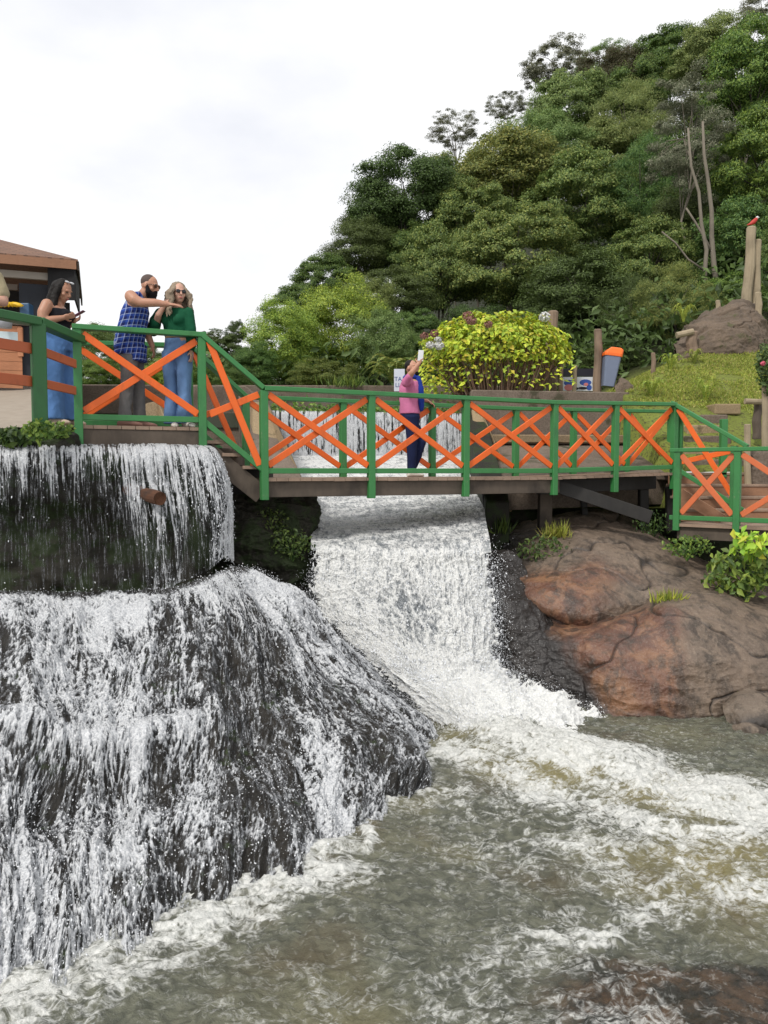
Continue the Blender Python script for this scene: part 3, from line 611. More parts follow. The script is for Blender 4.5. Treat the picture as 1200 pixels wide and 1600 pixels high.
# lower block at the water
rock_patch('boulder', [
    [(800, 930, 10.4), (800, 985, 9.7), (830, 1040, 9.35), (880, 1090, 9.0), (940, 1140, 8.6)],
    [(860, 955, 10.2), (865, 990, 9.35), (890, 1040, 9.0), (930, 1090, 8.75), (965, 1140, 8.5)],
    [(905, 968, 10.1), (925, 985, 9.2), (945, 1030, 8.75), (970, 1085, 8.6), (1000, 1140, 8.5)],
    [(975, 955, 10.1), (1000, 975, 9.2), (1020, 1030, 8.75), (1040, 1090, 8.6), (1050, 1140, 8.55)],
    [(1030, 925, 10.3), (1060, 950, 9.3), (1085, 1020, 8.75), (1105, 1080, 8.6), (1110, 1140, 8.55)],
    [(1110, 915, 10.5), (1130, 945, 9.5), (1165, 1020, 8.9), (1185, 1080, 8.7), (1180, 1140, 8.6)],
    [(1190, 930, 10.8), (1230, 960, 9.9), (1275, 1030, 9.2), (1290, 1090, 8.9), (1290, 1150, 8.7)],
    [(1300, 960, 11.2), (1360, 980, 10.4), (1400, 1050, 9.6), (1400, 1100, 9.2), (1400, 1150, 8.9)]],
    'boulder', 0.05, 1.0, redf=lambda u, v, x, y, z: sstep(0.62, 0.42, u + 0.25 * nz(x, y, z, 1.1, 5)) * 0.95 + 0.12,
    wetf=lambda u, v, x, y, z: np.maximum(sstep(0.24, 0.08, u + 0.12 * nz(x, y, z, 1.6, 2)), sstep(0.86, 0.94, v + 0.06 * nz(x, y, z, 2, 4)) * 0.75), crack=0.028, seed=4.0,
    label='large wet boulder at the pool edge, orange brown in front and grey on its right', cat='boulder')
# black wet rock beside the fall
rock_patch('boulder', [
    [(740, 850, 11.2), (745, 900, 10.3), (745, 960, 9.8), (760, 1040, 9.5), (790, 1110, 9.2)],
    [(775, 860, 10.9), (782, 905, 10.0), (790, 960, 9.55), (810, 1040, 9.25), (860, 1110, 8.95)],
    [(815, 880, 10.7), (828, 930, 9.95), (850, 990, 9.45), (885, 1055, 9.1), (925, 1120, 8.7)],
    [(850, 930, 10.6), (870, 970, 9.9), (895, 1030, 9.3), (930, 1080, 8.95), (962, 1130, 8.6)],
    [(890, 980, 10.6), (910, 1010, 9.9), (930, 1050, 9.4), (955, 1090, 9.0), (985, 1140, 8.7)]],
    'boulder', 0.07, 1.8, wetf=lambda u, v, x, y, z: 0 * x + 0.97, seed=9.0, top=0.0, label='black wet rock between the waterfall and the red boulder', cat='boulder')
for (pts, sd, lab) in (
    ([[(1125, 1085, 9.2), (1128, 1100, 8.5), (1135, 1130, 8.3), (1140, 1160, 8.2)], [(1160, 1072, 9.0), (1165, 1088, 8.4), (1170, 1120, 8.15), (1175, 1160, 8.1)],
      [(1215, 1085, 9.0), (1220, 1100, 8.4), (1225, 1130, 8.2), (1225, 1165, 8.1)], [(1250, 1100, 9.2), (1260, 1115, 8.7), (1262, 1140, 8.4), (1262, 1165, 8.3)]], 2.0, 'small brown rock with a grass tuft at the right edge of the pool'),
    ([[(1135, 1128, 8.5), (1138, 1136, 8.2), (1142, 1150, 8.1), (1145, 1165, 8.0)], [(1165, 1124, 8.4), (1168, 1132, 8.05), (1172, 1150, 7.95), (1174, 1168, 7.9)],
      [(1195, 1132, 8.4), (1198, 1140, 8.1), (1202, 1152, 8.0), (1204, 1168, 7.95)]], 7.0, 'small low grey rock half under water by the boulder')):
    rock_patch('boulder', pts, 'boulder', 0.03, 3.0, nu=80, nv=80, seed=sd, label=lab, cat='boulder', wetf=lambda u, v, x, y, z: sstep(0.5, 0.9, v))
# gorge walls under the bridge
rock_patch('rock_wall', [
    [(225, 700, 9.7), (225, 780, 9.5), (225, 850, 9.3), (225, 1000, 9.0)],
    [(335, 700, 9.9), (335, 780, 9.75), (340, 850, 9.6), (345, 950, 9.4)],
    [(360, 745, 9.75), (365, 800, 9.6), (372, 860, 9.5), (380, 950, 9.4)],
    [(420, 765, 9.9), (425, 810, 9.75), (430, 860, 9.6), (440, 960, 9.5)],
    [(470, 775, 10.1), (472, 820, 9.9), (475, 870, 9.75), (480, 960, 9.6)],
    [(490, 768, 10.6), (487, 820, 10.2), (486, 880, 9.95), (486, 960, 9.8)],
    [(492, 760, 12.6), (490, 820, 11.6), (490, 880, 11.0), (490, 960, 10.8)]],
    'mossrock', 0.12, 1.6, label='dark mossy rock wall between the two falls', cat='rock wall', kind='structure')

rock_patch('rock_wall', [
    [(752, 748, 13.6), (752, 800, 13.4), (752, 870, 13.2), (752, 1000, 13.0)], [(860, 748, 14.0), (860, 800, 13.8), (860, 870, 13.6), (860, 1000, 13.4)],
    [(1000, 742, 14.2), (1000, 800, 14.0), (1000, 870, 13.8), (1000, 1000, 13.6)], [(1120, 742, 13.6), (1120, 800, 13.5), (1120, 870, 13.4), (1120, 1000, 13.2)], [(1400, 742, 13.6), (1400, 800, 13.5), (1400, 870, 13.4), (1400, 1000, 13.2)]],
    'mossrock', 0.15, 1.0, nu=120, nv=80, label='dark earth wall under the bridge', kind='structure', seed=6.0)
# ------------------------------------------------------------ ground
def ground_h(X, Y):
    X = np.asarray(X, float); Y = np.asarray(Y, float)
    hill = np.maximum(0, Y - 21.5) * (0.035 + 0.30 * sstep(-7, 13, X)); hill = np.minimum(hill, 26 + 0.02 * Y)
    cap = 1.60 + 0.5 * np.clip(X - 5.0, 0, 1.8) + 0.3 * np.clip(X - 6.8, 0, 30)
    slope = np.where(Y < 15, 0.12 + (Y - 13) * 0.5, 1.12 + (Y - 15) * 0.42)
    right = np.minimum(slope, cap)
    right = np.where((X < 4.75) & (Y < 15.8), -0.6, np.where(X < 5.0, np.minimum(np.maximum(slope, np.where(Y > 15.9, 1.58, -9)), 1.6), right))
    left = np.where(Y < 16.7, -1.2, np.where(Y < 19.3, 0.7, 2.0))
    h = np.where(X < 1.85, left, right) + hill
    h = h + fbm(X * 0.9, Y * 0.9, 1.0, 4) * 0.10 * np.where((X > 5.0) | (Y > 20), 1, 0)
    return h
def build_ground():
    xs = np.unique(np.concatenate([np.linspace(-220, -16, 40), np.arange(-16, 13, 0.16), np.linspace(13, 220, 50)]))
    ys = np.unique(np.concatenate([np.arange(12.75, 24, 0.16), np.linspace(24, 80, 90), np.linspace(80, 600, 40)]))
    X, Y = np.meshgrid(xs, ys, indexing='ij'); Z = ground_h(X, Y)
    t = NT('grassy_earth'); v = t.pos(); n1 = t.noise(1.5, 6, 0.6, v); n2 = t.noise(16, 6, 0.7, v)
    c = t.mix(n1, (0.11, 0.135, 0.026), (0.19, 0.22, 0.042)); c = t.mix(t.ss(n2, 0.5, 0.62), c, (0.06, 0.05, 0.026))
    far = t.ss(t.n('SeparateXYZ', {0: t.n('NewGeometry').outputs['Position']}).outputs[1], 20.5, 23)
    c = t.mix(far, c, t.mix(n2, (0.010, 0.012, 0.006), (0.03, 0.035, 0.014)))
    t.bsdf(c, 0.9, Normal=t.bump(n2, 0.6, 0.05), Specular_IOR_Level=0.2); M['earth'] = t.m
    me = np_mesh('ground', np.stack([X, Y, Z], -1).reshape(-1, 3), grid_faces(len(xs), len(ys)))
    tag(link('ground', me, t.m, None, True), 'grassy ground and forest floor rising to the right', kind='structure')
build_ground()
# sloping path on the left bank
def build_path():
    xs = np.linspace(-14, -3.05, 90); ys = np.linspace(8.62, 16.4, 70); X, Y = np.meshgrid(np.linspace(0, 1, 90), ys, indexing='ij'); X = -14 + (-0.392 * Y + 14) * X ** 0.7
    Z = 0.46 + np.clip(Y - 9.2, 0, 9) * 0.205 + fbm(X * 1.1, Y * 1.1, 0.0, 4) * 0.03
    mk = None
    t = NT('beige_path'); v = t.pos(); n = t.noise(5, 6, 0.7, v); t.bsdf(t.mix(n, (0.22, 0.18, 0.14), (0.36, 0.31, 0.25)), 0.9, Normal=t.bump(n, 0.3, 0.02))
    tag(link('path', np_mesh('path', np.stack([X, Y, Z], -1).reshape(-1, 3), grid_faces(90, 70, mk)), t.m, None, True), kind='structure')
    rock_patch('earth_bank', [
        [(-200, 668, 8.7), (-200, 674, 8.25), (-200, 680, 8.12), (-200, 702, 8.1)], [(-60, 668, 8.7), (-60, 675, 8.3), (-60, 682, 8.18), (-60, 703, 8.15)],
        [(60, 669, 8.75), (62, 676, 8.36), (64, 684, 8.25), (66, 703, 8.22)], [(108, 669, 8.8), (110, 677, 8.45), (112, 685, 8.35), (114, 704, 8.3)],
        [(128, 668, 9.2), (130, 672, 8.9), (130, 688, 8.8), (130, 704, 8.7)]], 'mossrock', 0.03, 4.0, nu=120, nv=60, label='mossy earth bank', kind='structure', seed=2.0)
build_path()

# ------------------------------------------------------------ walls of the channel
def wall(name, pts, mat, vec, label, cat='wall', bevel=0.02):
    b = MB(); b.prism(pts, vec); return tag(b.build(name, M[mat], None, bevel), label, cat)
wall('retaining_wall', [(1.72, 15.6, -0.8), (4.93, 15.9, -0.8), (4.93, 15.9, 1.58), (1.72, 15.6, 1.60)], 'concrete', (0, 0.35, 0), 'stained concrete retaining wall under the hydrangea')
wall('retaining_wall', [(-16, 19.0, 0.6), (3.0, 19.0, 0.6), (3.0, 19.0, 2.04), (-16, 19.0, 2.10)], 'concrete', (0, 0.3, 0), 'long low brown wall beyond the weir below the shrubs')
wall('retaining_wall', [(-7.5, 16.55, 0.0), (-2.62, 16.55, 0.0), (-2.62, 16.55, 1.52), (-2.9, 16.55, 1.78), (-7.5, 16.55, 1.80)], 'concrete', (0, 0.4, 0), 'brown concrete wall behind the couple at the railing')
# side walls of the chute: left one runs along the water, right one is a tan buttress
def chute_wall(name, a, b, top_a, top_b, low, mat, th, label):
    m = MB(); A = Vector(a); B = Vector(b); n = Vector((-(B - A).y, (B - A).x, 0)).normalized() * th
    m.prism([(A.x, A.y, low), (B.x, B.y, low), (B.x, B.y, top_b), (A.x, A.y, top_a)], n); return tag(m.build(name, M[mat], None, 0.02), label, 'wall')
chute_wall('channel_wall', (-1.02, 10.9, 0), (-2.44, 16.3, 0), -0.33, 1.55, -2.0, 'concrete', 0.55, 'grey side wall left of the chute behind the bridge')
chute_wall('channel_wall', (1.62, 16.3, 0), (1.50, 11.6, 0), 1.5, -0.45, -2.0, 'mossrock', 0.35, 'dark side wall right of the chute')
b = MB(); b.prism([P(737, 640, 15.2), P(752, 640, 15.2), P(800, 752, 13.2), P(800, 800, 13.1), P(752, 790, 13.4)], (0.02, 0.3, 0))
tag(b.build('buttress', M['tanwall'], None, 0.015), 'tan sloping buttress at the right side of the chute', 'buttress')
b = MB(); b.prism([P(395, 628, 14.6), P(417, 628, 14.6), P(473, 748, 11.6), P(468, 800, 11.5), P(395, 790, 11.7)], (-0.1, 0.3, 0))
tag(b.build('buttress', M['tanwall'], None, 0.015), 'grey brown sloping buttress at the left side of the chute', 'buttress')
b = MB(); b.prism([P(226, 630, 12.2), P(247, 626, 12.4), P(258, 655, 12.0), P(256, 690, 12.0), P(226, 690, 12.2)], (0, 0.5, 0))
tag(b.build('concrete_block', M['tanwall'], None, 0.02), 'pale sloping concrete block behind the left railing', 'block')
b = MB(); b.prism([(1.65, 12.6, -0.14), (4.75, 13.2, -0.05), (4.75, 15.7, 0.56), (1.65, 15.45, 0.56)], (0, 0, -0.5))
tag(b.build('pavement', M['concrete']), 'sloping concrete apron beyond the bridge', kind='structure')
b = MB(); b.box((3.2, 15.35, 0.62), (3.1, 0.22, 0.16), Matrix.Rotation(0.09, 3, 'Z'))
tag(b.build('kerb', M['tanwall'], None, 0.02), 'pale kerb at the foot of the retaining wall', 'kerb')

# ------------------------------------------------------------ railings and bridges
def railing(name, parent, pts, posts, drop=0.22, H=1.08, mg='green', mo='orange', rails=True, ext=0.0, side=1, brace=True, bays=None):
    """pts: base points where the rail bends; posts: list of base points; a railing with posts, rails and crossed boards"""
    r = empty(name); r.parent = parent
    for p in posts:
        MB().box((p[0], p[1], p[2] + (H - 0.05 - drop) / 2), (0.088, 0.088, H - 0.05 + drop), Matrix.Rotation(math.atan2((Vector(pts[-1]) - Vector(pts[0])).y, (Vector(pts[-1]) - Vector(pts[0])).x), 3, 'Z')).build('post', M[mg], r, 0.006)
    for a, b in zip(pts[:-1], pts[1:]):
        a = Vector(a); b = Vector(b); d = (b - a).normalized(); o = Vector((0, 0, H))
        MB().beam(a + o - Vector((0, 0, 0.028)) - d * ext, b + o - Vector((0, 0, 0.028)) + d * ext, 0.115, 0.056).build('top_rail', M[mg], r, 0.006)
        if rails:
            f = Vector((d.y, -d.x, 0)).normalized() * (0.0)
            MB().beam(a + Vector((0, 0, 0.085)) + f, b + Vector((0, 0, 0.085)) + f, 0.05, 0.065).build('bottom_rail', M[mg], r, 0.005)
    if brace:
        for a, b in (bays or zip(posts[:-1], posts[1:])):
            a = Vector(a); b = Vector(b); d = (b - a).normalized(); n = Vector((d.y, -d.x, 0)).normalized() * side
            e = Vector((d.x, d.y, 0)).normalized() * 0.055; up = Vector((0, 0, 1))
            s = (b - a).z; lo, hi = 0.15, H - 0.10
            MB().beam(a + e + n * 0.016 + up * hi, b - e + n * 0.016 + up * lo, 0.024, 0.078, up).build('brace', M[mo], r, 0.004)
            MB().beam(a + e - n * 0.012 + up * lo, b - e - n * 0.012 + up * hi, 0.024, 0.078, up).build('brace', M[mo], r, 0.004)
    return r
def on_line(px, y0, k=0.5):
    u = (px - 600) / F_PX; X = u * y0 / (1 - k * u); return X, y0 + k * X
def deckz(X): return -0.083 + 0.065 * max(0.0, min(1.0, (X - 2.5) / 2.1))
NB = [(*on_line(p, 10.005), 0) for p in (413, 580, 727, 865, 960, 1052)]; NB = [(x, y, deckz(x)) for x, y, _ in NB]
FBp = [(*on_line(p, 11.29), 0) for p in (385, 536, 675, 805, 895, 978, 1046)]; FBp = [(x, y, deckz(x)) for x, y, _ in FBp]

br = empty('footbridge', (1.5, 11.4, -0.083))
tag(br, 'wooden footbridge across the chute with green rails and crossed orange boards', 'footbridge')
inv = Matrix.Translation(-Vector(br.location))
def under(root, objs):
    """children were built in place: keep them there under the moved root"""
    for o in objs: o.matrix_parent_inverse = Matrix.Translation(-Vector(root.location))
kids = []
kids.append(railing('railing', br, [NB[0], NB[3], NB[5]], NB, drop=0.26))
kids.append(railing('railing', br, [FBp[0], FBp[3], FBp[6]], FBp, drop=0.05, side=1))
d = Vector((0.894, 0.447, 0)); nrm = Vector((-0.447, 0.894, 0))
for i in range(2):                           # plank deck in two runs, planks across
    a = Vector(NB[0 if i == 0 else 3]); b_ = Vector(NB[3 if i == 0 else 5]); L = (b_ - a).length; k = int(L / 0.145); m = MB()
    for j in range(k):
        p = a.lerp(b_, (j + 0.5) / k); q = p + nrm * 1.22
        m.beam(p - nrm * 0.02 + Vector((0, 0, -0.02 + random.uniform(-.002, .002))), q + Vector((0, 0, -0.02)), L / k - 0.006, 0.04)
    kids.append(m.build('deck', M['deck'], br))
a = Vector(NB[0]) + nrm * 0.05; b_ = Vector(NB[3]) + nrm * 0.05
kids.append(MB().beam(a + Vector((-0.02, 0, -0.135)), b_ + d * 0.12 + Vector((0, 0, -0.135)), 0.07, 0.19).build('fascia_board', M['beam'], br, 0.006))
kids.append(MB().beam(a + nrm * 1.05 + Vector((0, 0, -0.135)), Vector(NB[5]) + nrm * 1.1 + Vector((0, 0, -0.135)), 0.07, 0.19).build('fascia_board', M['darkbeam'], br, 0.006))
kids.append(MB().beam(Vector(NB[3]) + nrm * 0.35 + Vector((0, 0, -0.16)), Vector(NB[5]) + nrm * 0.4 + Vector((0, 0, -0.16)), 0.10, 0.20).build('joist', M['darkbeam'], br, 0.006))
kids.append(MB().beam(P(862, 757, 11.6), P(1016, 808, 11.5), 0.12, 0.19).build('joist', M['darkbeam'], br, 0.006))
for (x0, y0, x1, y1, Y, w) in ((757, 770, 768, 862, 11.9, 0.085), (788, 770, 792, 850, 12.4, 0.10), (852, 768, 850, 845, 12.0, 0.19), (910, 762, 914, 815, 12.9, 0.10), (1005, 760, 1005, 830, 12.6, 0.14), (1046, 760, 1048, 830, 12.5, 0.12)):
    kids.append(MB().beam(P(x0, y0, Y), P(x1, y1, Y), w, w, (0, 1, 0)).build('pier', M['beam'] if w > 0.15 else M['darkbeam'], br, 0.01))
under(br, kids)

# left platform and the short stairs down to the bridge
L0 = Vector((-3.32, 8.60, 0.503)); L1 = Vector((-2.09, 9.10, 0.503)); S1 = Vector(NB[0]); n2 = Vector((-0.377, 0.926, 0))
FL1 = Vector((*on_line(298, 10.87, 0.4064), 0.503)); FL0 = L0 + n2 * 1.15
pl = empty('viewing_platform', (-2.8, 9.4, 0.503)); tag(pl, 'short wooden platform with green and orange railing where the couple stands', 'platform')
kids = [railing('railing', pl, [L0, L1], [L0, L1], drop=0.30, ext=0.05), railing('railing', pl, [FL0, FL1], [FL0, FL1], drop=0.05)]
m = MB(); k = 9
for j in range(k):
    p = L0.lerp(L1, (j + 0.5) / k); m.beam(p + Vector((0, 0, -0.02)), p + n2 * 1.2 + Vector((0, 0, -0.02)), 1.33 / k - 0.006, 0.04)
kids.append(m.build('deck', M['deck'], pl))
kids.append(MB().beam(L0 + n2 * 0.06 + Vector((0, 0, -0.165)), L1 + n2 * 0.06 + Vector((0.03, 0.012, -0.165)), 0.10, 0.25).build('beam', M['beam'], pl, 0.01))
kids.append(MB().beam(L0 + n2 * 1.1 + Vector((0, 0, -0.165)), L1 + n2 * 1.1 + Vector((0, 0, -0.165)), 0.10, 0.25).build('beam', M['beam'], pl, 0.01))
under(pl, kids)
st = empty('wooden_stairs', (-1.7, 9.5, 0.1)); tag(st, 'short stairs between the platform and the bridge with a steep green handrail', 'stairs')
FS0 = FL1; FS1 = Vector(FBp[0])
kids = [railing('railing', st, [L1, S1], [], drop=0.1, bays=[(L1 + Vector((0.03, 0, 0)), S1)]), railing('railing', st, [FS0, FS1], [], bays=[(FS0, FS1)])]
for j in range(3):
    f = (j + 0.5) / 3; p = L1.lerp(S1, f); p.z = 0.503 - 0.147 * (j + 1); q = FS0.lerp(FS1, f); q.z = p.z
    kids.append(MB().beam(p + Vector((0, 0.04, -0.02)), q + Vector((0, 0, -0.02)), 0.27, 0.04, (0, 0, 1)).build('tread', M['deck'], st, 0.004))
kids.append(MB().beam(L1 + Vector((0.02, 0.1, -0.27)), S1 + Vector((-0.05, 0.1, -0.20)), 0.06, 0.22).build('stringer', M['beam'], st))
under(st, kids)
# weathered timber at the platform end; added black block stands in for a shaded hole
for (x0, x1, y0, y1, Y, mt, lab) in ((318, 364, 700, 728, 9.35, 'beam', 'weathered timber block under the stairs by the curtain of water'), (345, 413, 728, 772, 9.7, 'darkbeam', 'black block standing in for the dark hole under the foot of the stairs')):
    m = MB(); a = P(x0, y0, Y); b_ = P(x1, y1, Y); m.box(((a.x + b_.x) / 2, Y + 0.4, (a.z + b_.z) / 2), (b_.x - a.x, 0.8, a.z - b_.z)); tag(m.build('stair_end_block', M[mt], None, 0.012), lab, 'timber')

# left fence towards the path
fe = empty('fence', (-3.8, 8.0, 0.45)); tag(fe, 'green post fence with two plain rust orange boards at the left edge', 'fence')
kids = []
f0 = P(-190, 455, 6.6); fp = P(59, 503, 8.0); f1 = P(128, 532, 8.66)
for q, zb in ((fp, 0.40), (P(-150, 470, 6.9), 0.40)):
    kids.append(MB().box((q.x, q.y, (q.z + zb) / 2 - 0.02), (0.135, 0.12, q.z - zb), Matrix.Rotation(0.6, 3, 'Z')).build('post', M['dkgreen'], fe, 0.008))
kids.append(MB().beam(f0, fp, 0.14, 0.085).build('top_rail', M['dkgreen'], fe, 0.008)); kids.append(MB().beam(fp + Vector((0, 0, 0.003)), f1, 0.14, 0.085).build('top_rail', M['dkgreen'], fe, 0.008))
for (ya, yb, yc) in ((506, 546, 571), (570, 597, 612)):
    a, q, c = P(-190, ya, 6.62), P(58, yb, 8.02), P(124, yc, 8.62)
    kids.append(MB().beam(a, q, 0.03, 0.105).build('board', M['rust_orange'], fe, 0.004)); kids.append(MB().beam(q, c, 0.03, 0.09).build('board', M['rust_orange'], fe, 0.004))
under(fe, kids)

# lower deck at the right and stairs up to the bridge
DA = Vector((4.19, 11.25, -0.75)); DB = Vector((6.9, 9.05, -0.75)); D1 = DA.lerp(DB, 0.232); D2 = DA.lerp(DB, 0.60)
ld = empty('wooden_deck', (5.0, 11.2, -0.75)); tag(ld, 'low wooden deck with green rail and faded orange crosses at the right edge', 'deck')
dd = (DB - DA).normalized(); dn = Vector((-dd.y, dd.x, 0))
kids = [railing('railing', ld, [DA - dd * 0.1, DB], [DA, D1, D2, DB], drop=0.10, mo='salmon', H=1.075)]
m = MB()
for j in range(11):
    o = dn * (0.05 + 0.15 * j); m.beam(DA + o - dd * 0.05 + Vector((0, 0, -0.02)), DB + o + Vector((0, 0, -0.02)), 0.144, 0.04)
kids.append(m.build('deck', M['deck'], ld)); kids.append(MB().beam(DA + dn * 0.06 + Vector((0, 0, -0.13)), DB + dn * 0.06 + Vector((0, 0, -0.13)), 0.06, 0.17).build('fascia_board', M['beam'], ld))
under(ld, kids)
ws = empty('wooden_stairs', (5.0, 12.1, -0.4)); tag(ws, 'reddish wooden steps climbing from the low deck to the bridge end', 'stairs')
kids = []
for j in range(4):
    z = -0.75 + 0.182 * (j + 1); y = 11.75 + 0.27 * j; w = 2.2 - 0.28 * j; x0 = 4.45 + 0.03 * j
    kids.append(MB().box((x0 + w / 2, y + 0.15, z - 0.02), (w, 0.32, 0.04)).build('tread', M['deck'], ws, 0.004)); kids.append(MB().box((x0 + w / 2, y + 0.02, z - 0.11), (w, 0.025, 0.14)).build('riser', M['stepwood'], ws))
kids.append(MB().beam(P(1064, 772, 11.75), P(1128, 812, 11.4), 0.05, 0.16).build('stringer', M['stepwood'], ws))
RA = Vector(NB[5]); RB = Vector((5.30, 11.62, -0.66)); r_ = railing('railing', ws, [RA, RB], [RA + Vector((0.12, 0.1, 0)), RB + Vector((-0.1, 0.1, 0))], drop=0.1, bays=[(RA, RB)], ext=0.06)
kids.append(r_); q = P(1131, 655, 12.6)
kids.append(MB().box((q.x, q.y, (q.z - 0.1) / 2), (0.10, 0.10, q.z + 0.1)).build('post', M['green'], ws, 0.006)); under(ws, kids)
b = MB(); b.box((5.7, 13.2, -0.10), (2.3, 0.75, 0.10)); tag(b.build('landing_slab', M['concrete'], None, 0.015), 'grey brown landing slab at the bridge end', 'slab')
steps = [(1068, 1165, 718, 13.0), (1068, 1160, 699, 13.35), (1069, 1142, 681, 13.75), (1073, 1125, 664, 14.1), (1094, 1137, 648, 14.5), (1116, 1157, 631, 14.9)]
for i, (xa, xb, y, Y) in enumerate(steps):
    a = P(xa, y, Y); c = P(xb, y, Y); m = MB(); m.box(((a.x + c.x) / 2, Y + 0.20, a.z - 0.10), (c.x - a.x, 0.46, 0.20)); me = m.mesh('stone_step', 0.025, 2)
    o = link('stone_step', me, M['tanwall' if i % 2 else 'concrete']); w = ['bottom', 'second', 'third', 'fourth', 'fifth', 'topmost'][i]
    tag(o, f'{w} stone step of the flight climbing the grass slope' if i != 1 else 'second stone step from the bottom on the grass slope', 'step', 'stone steps up the grass slope')

# ------------------------------------------------------------ kiosk
def build_kiosk():
    ex = Vector((-0.94, -0.34, 0)); ey = Vector((-0.34, 0.94, 0)); O = Vector((-5.36, 14.0, 1.40))
    W = lambda x, y, z: O + ex * x + ey * y + Vector((0, 0, z))
    k = empty('kiosk', W(1.6, 1.6, 0)); tag(k, 'small wooden kiosk with a brown shingled hip roof at the left edge', 'kiosk'); kids = []
    t = NT('brown_shingles'); v = t.n('TexCoord').outputs['Object']; br_ = t.n('TexBrick', {'Vector': v, 'Color1': (0.22, 0.115, 0.07, 1), 'Color2': (0.14, 0.075, 0.05, 1), 'Mortar': (0.07, 0.04, 0.03, 1), 'Scale': 1.0, 'Mortar Size': 0.012, 'Brick Width': 0.28, 'Row Height': 0.065})
    t.bsdf(t.mix(t.math('MULTIPLY', t.noise(30, 4, 0.7, v), 0.5), br_.outputs[0], (0.22, 0.13, 0.09)), 0.9, Normal=t.bump(br_.outputs[1], -0.6, 0.01))
    ez, az = 2.30, 2.98
    m = MB(); c = [W(0, 0, ez), W(3.2, 0, ez), W(3.2, 3.2, ez), W(0, 3.2, ez)]; ap = W(1.6, 1.6, az)
    lo = [p - Vector((0, 0, 0.03)) for p in c]
    m.add(c + [ap] + lo, [(0, 1, 4), (1, 2, 4), (2, 3, 4), (3, 0, 4), (0, 1, 6, 5), (1, 2, 7, 6), (2, 3, 8, 7), (3, 0, 5, 8), (5, 6, 7, 8)])
    rf = m.build('roof', t.m, k); kids.append(rf)
    fm = wood('fascia_wood', (0.20, 0.09, 0.045), (0.31, 0.155, 0.08), 0.6, 0.2, 3.0)
    i_ = 0.03
    for a, b_ in (((i_, 0, ez - .10), (3.2 - i_, 0, ez - .10)), ((0, i_, ez - .10), (0, 3.2, ez - .10)), ((3.2, i_, ez - .10), (3.2, 3.2, ez - .10))):
        kids.append(MB().beam(W(*a), W(*b_), 0.03, 0.15).build('fascia_board', fm if a[1] == 0 else M['beam'], k))
    gm = plain('pale_beam', (0.30, 0.27, 0.23), 0.8)
    kids.append(MB().beam(W(0.2, 0.28, 2.02), W(3.0, 0.28, 2.02), 0.08, 0.12).build('beam', gm, k)); kids.append(MB().beam(W(1.0, 0.30, 1.80), W(3.0, 0.30, 1.80), 0.06, 0.10).build('beam', M['beam'], k))
    for x, y in ((0.28, 0.25), (2.95, 0.25), (0.28, 2.9), (2.95, 2.9)):
        kids.append(MB().box(W(x, y, 1.05), (0.10, 0.10, 2.1), Matrix.Rotation(0.35, 3, 'Z')).build('post', M['darkbeam'], k))
    wm = wood('kiosk_boards', (0.34, 0.13, 0.06), (0.52, 0.23, 0.11), 0.6, 0.25, 4.0)
    m = MB()
    for j in range(7): m.beam(W(0.95, 0.25, 0.12 + 0.155 * j), W(3.1, 0.25, 0.12 + 0.155 * j), 0.03, 0.148)
    kids.append(m.build('counter_front', wm, k)); m = MB()
    kids.append(MB().beam(W(0.97, 0.225, 0.6), W(0.97, 0.225, 1.1), 0.09, 0.03).build('corner_trim', wm, k))
    kids.append(MB().box(W(2.0, 0.45, 1.16), (2.3, 0.5, 0.045), Matrix.Rotation(0.347, 3, 'Z')).build('counter_top', M['beam'], k))
    dk = wood('dark_blue_panel', (0.007, 0.009, 0.014), (0.014, 0.018, 0.028), 0.75)
    kids.append(MB().beam(W(0.35, 0.30, 1.02), W(0.98, 0.30, 1.02), 0.04, 1.72).build('side_panel', dk, k))
    dd_ = wood('black_shutter', (0.005, 0.005, 0.006), (0.011, 0.011, 0.012), 0.85)
    kids.append(MB().beam(W(0.06, 0.02, 1.90), W(0.02, 1.2, 1.90), 0.03, 0.60).build('shutter', dd_, k)); kids.append(MB().beam(W(0.06, 0.05, 1.90), W(0.50, 0.16, 1.90), 0.03, 0.60).build('shutter', dd_, k))
    kids.append(MB().beam(W(0.4, 2.9, 1.95), W(2.9, 2.9, 1.95), 0.03, 0.75).build('back_panel', M['darkbeam'], k)); kids.append(MB().beam(W(0.4, 2.9, 0.55), W(2.9, 2.9, 0.55), 0.03, 1.1).build('back_panel', wm, k))
    under(k, kids)
    # things on and at the counter
    pz = plain('white_notice', (0.55, 0.66, 0.70), 0.4, 0.05)
    q = P(8, 527, 13.5); tag(MB().box((q.x, 13.42, q.z), (0.46, 0.012, 0.17), Matrix.Rotation(0.347, 3, 'Z')).build('notice', pz), 'pale blue notice fixed to the kiosk counter front', 'notice')
    bm = NT('banana_skin'); bm.bsdf(bm.mix(bm.noise(20, 4, 0.6, bm.pos()), (0.75, 0.50, 0.012), (0.62, 0.36, 0.01)), 0.5)
    c = P(21, 484, 13.62); m = MB()
    for j in range(16):
        a = -1.3 + 2.6 * (j % 8) / 7; r0 = 0.0; lay = j // 8
        pts = [c + Vector((-0.02 + math.sin(a) * rr * 1.35, -0.05 * lay + math.cos(a) * rr * 0.35 - 0.05, 0.10 - 0.02 * lay - 0.25 * rr - 0.9 * rr * rr + 0.02)) for rr in (0.02, 0.07, 0.12, 0.16)]
        m.tube(pts, [0.010, 0.022, 0.024, 0.010], 7)
    tag(m.build('banana_bunch', bm.m, None, 0, True), 'bunch of yellow bananas lying on the kiosk counter', 'bananas')
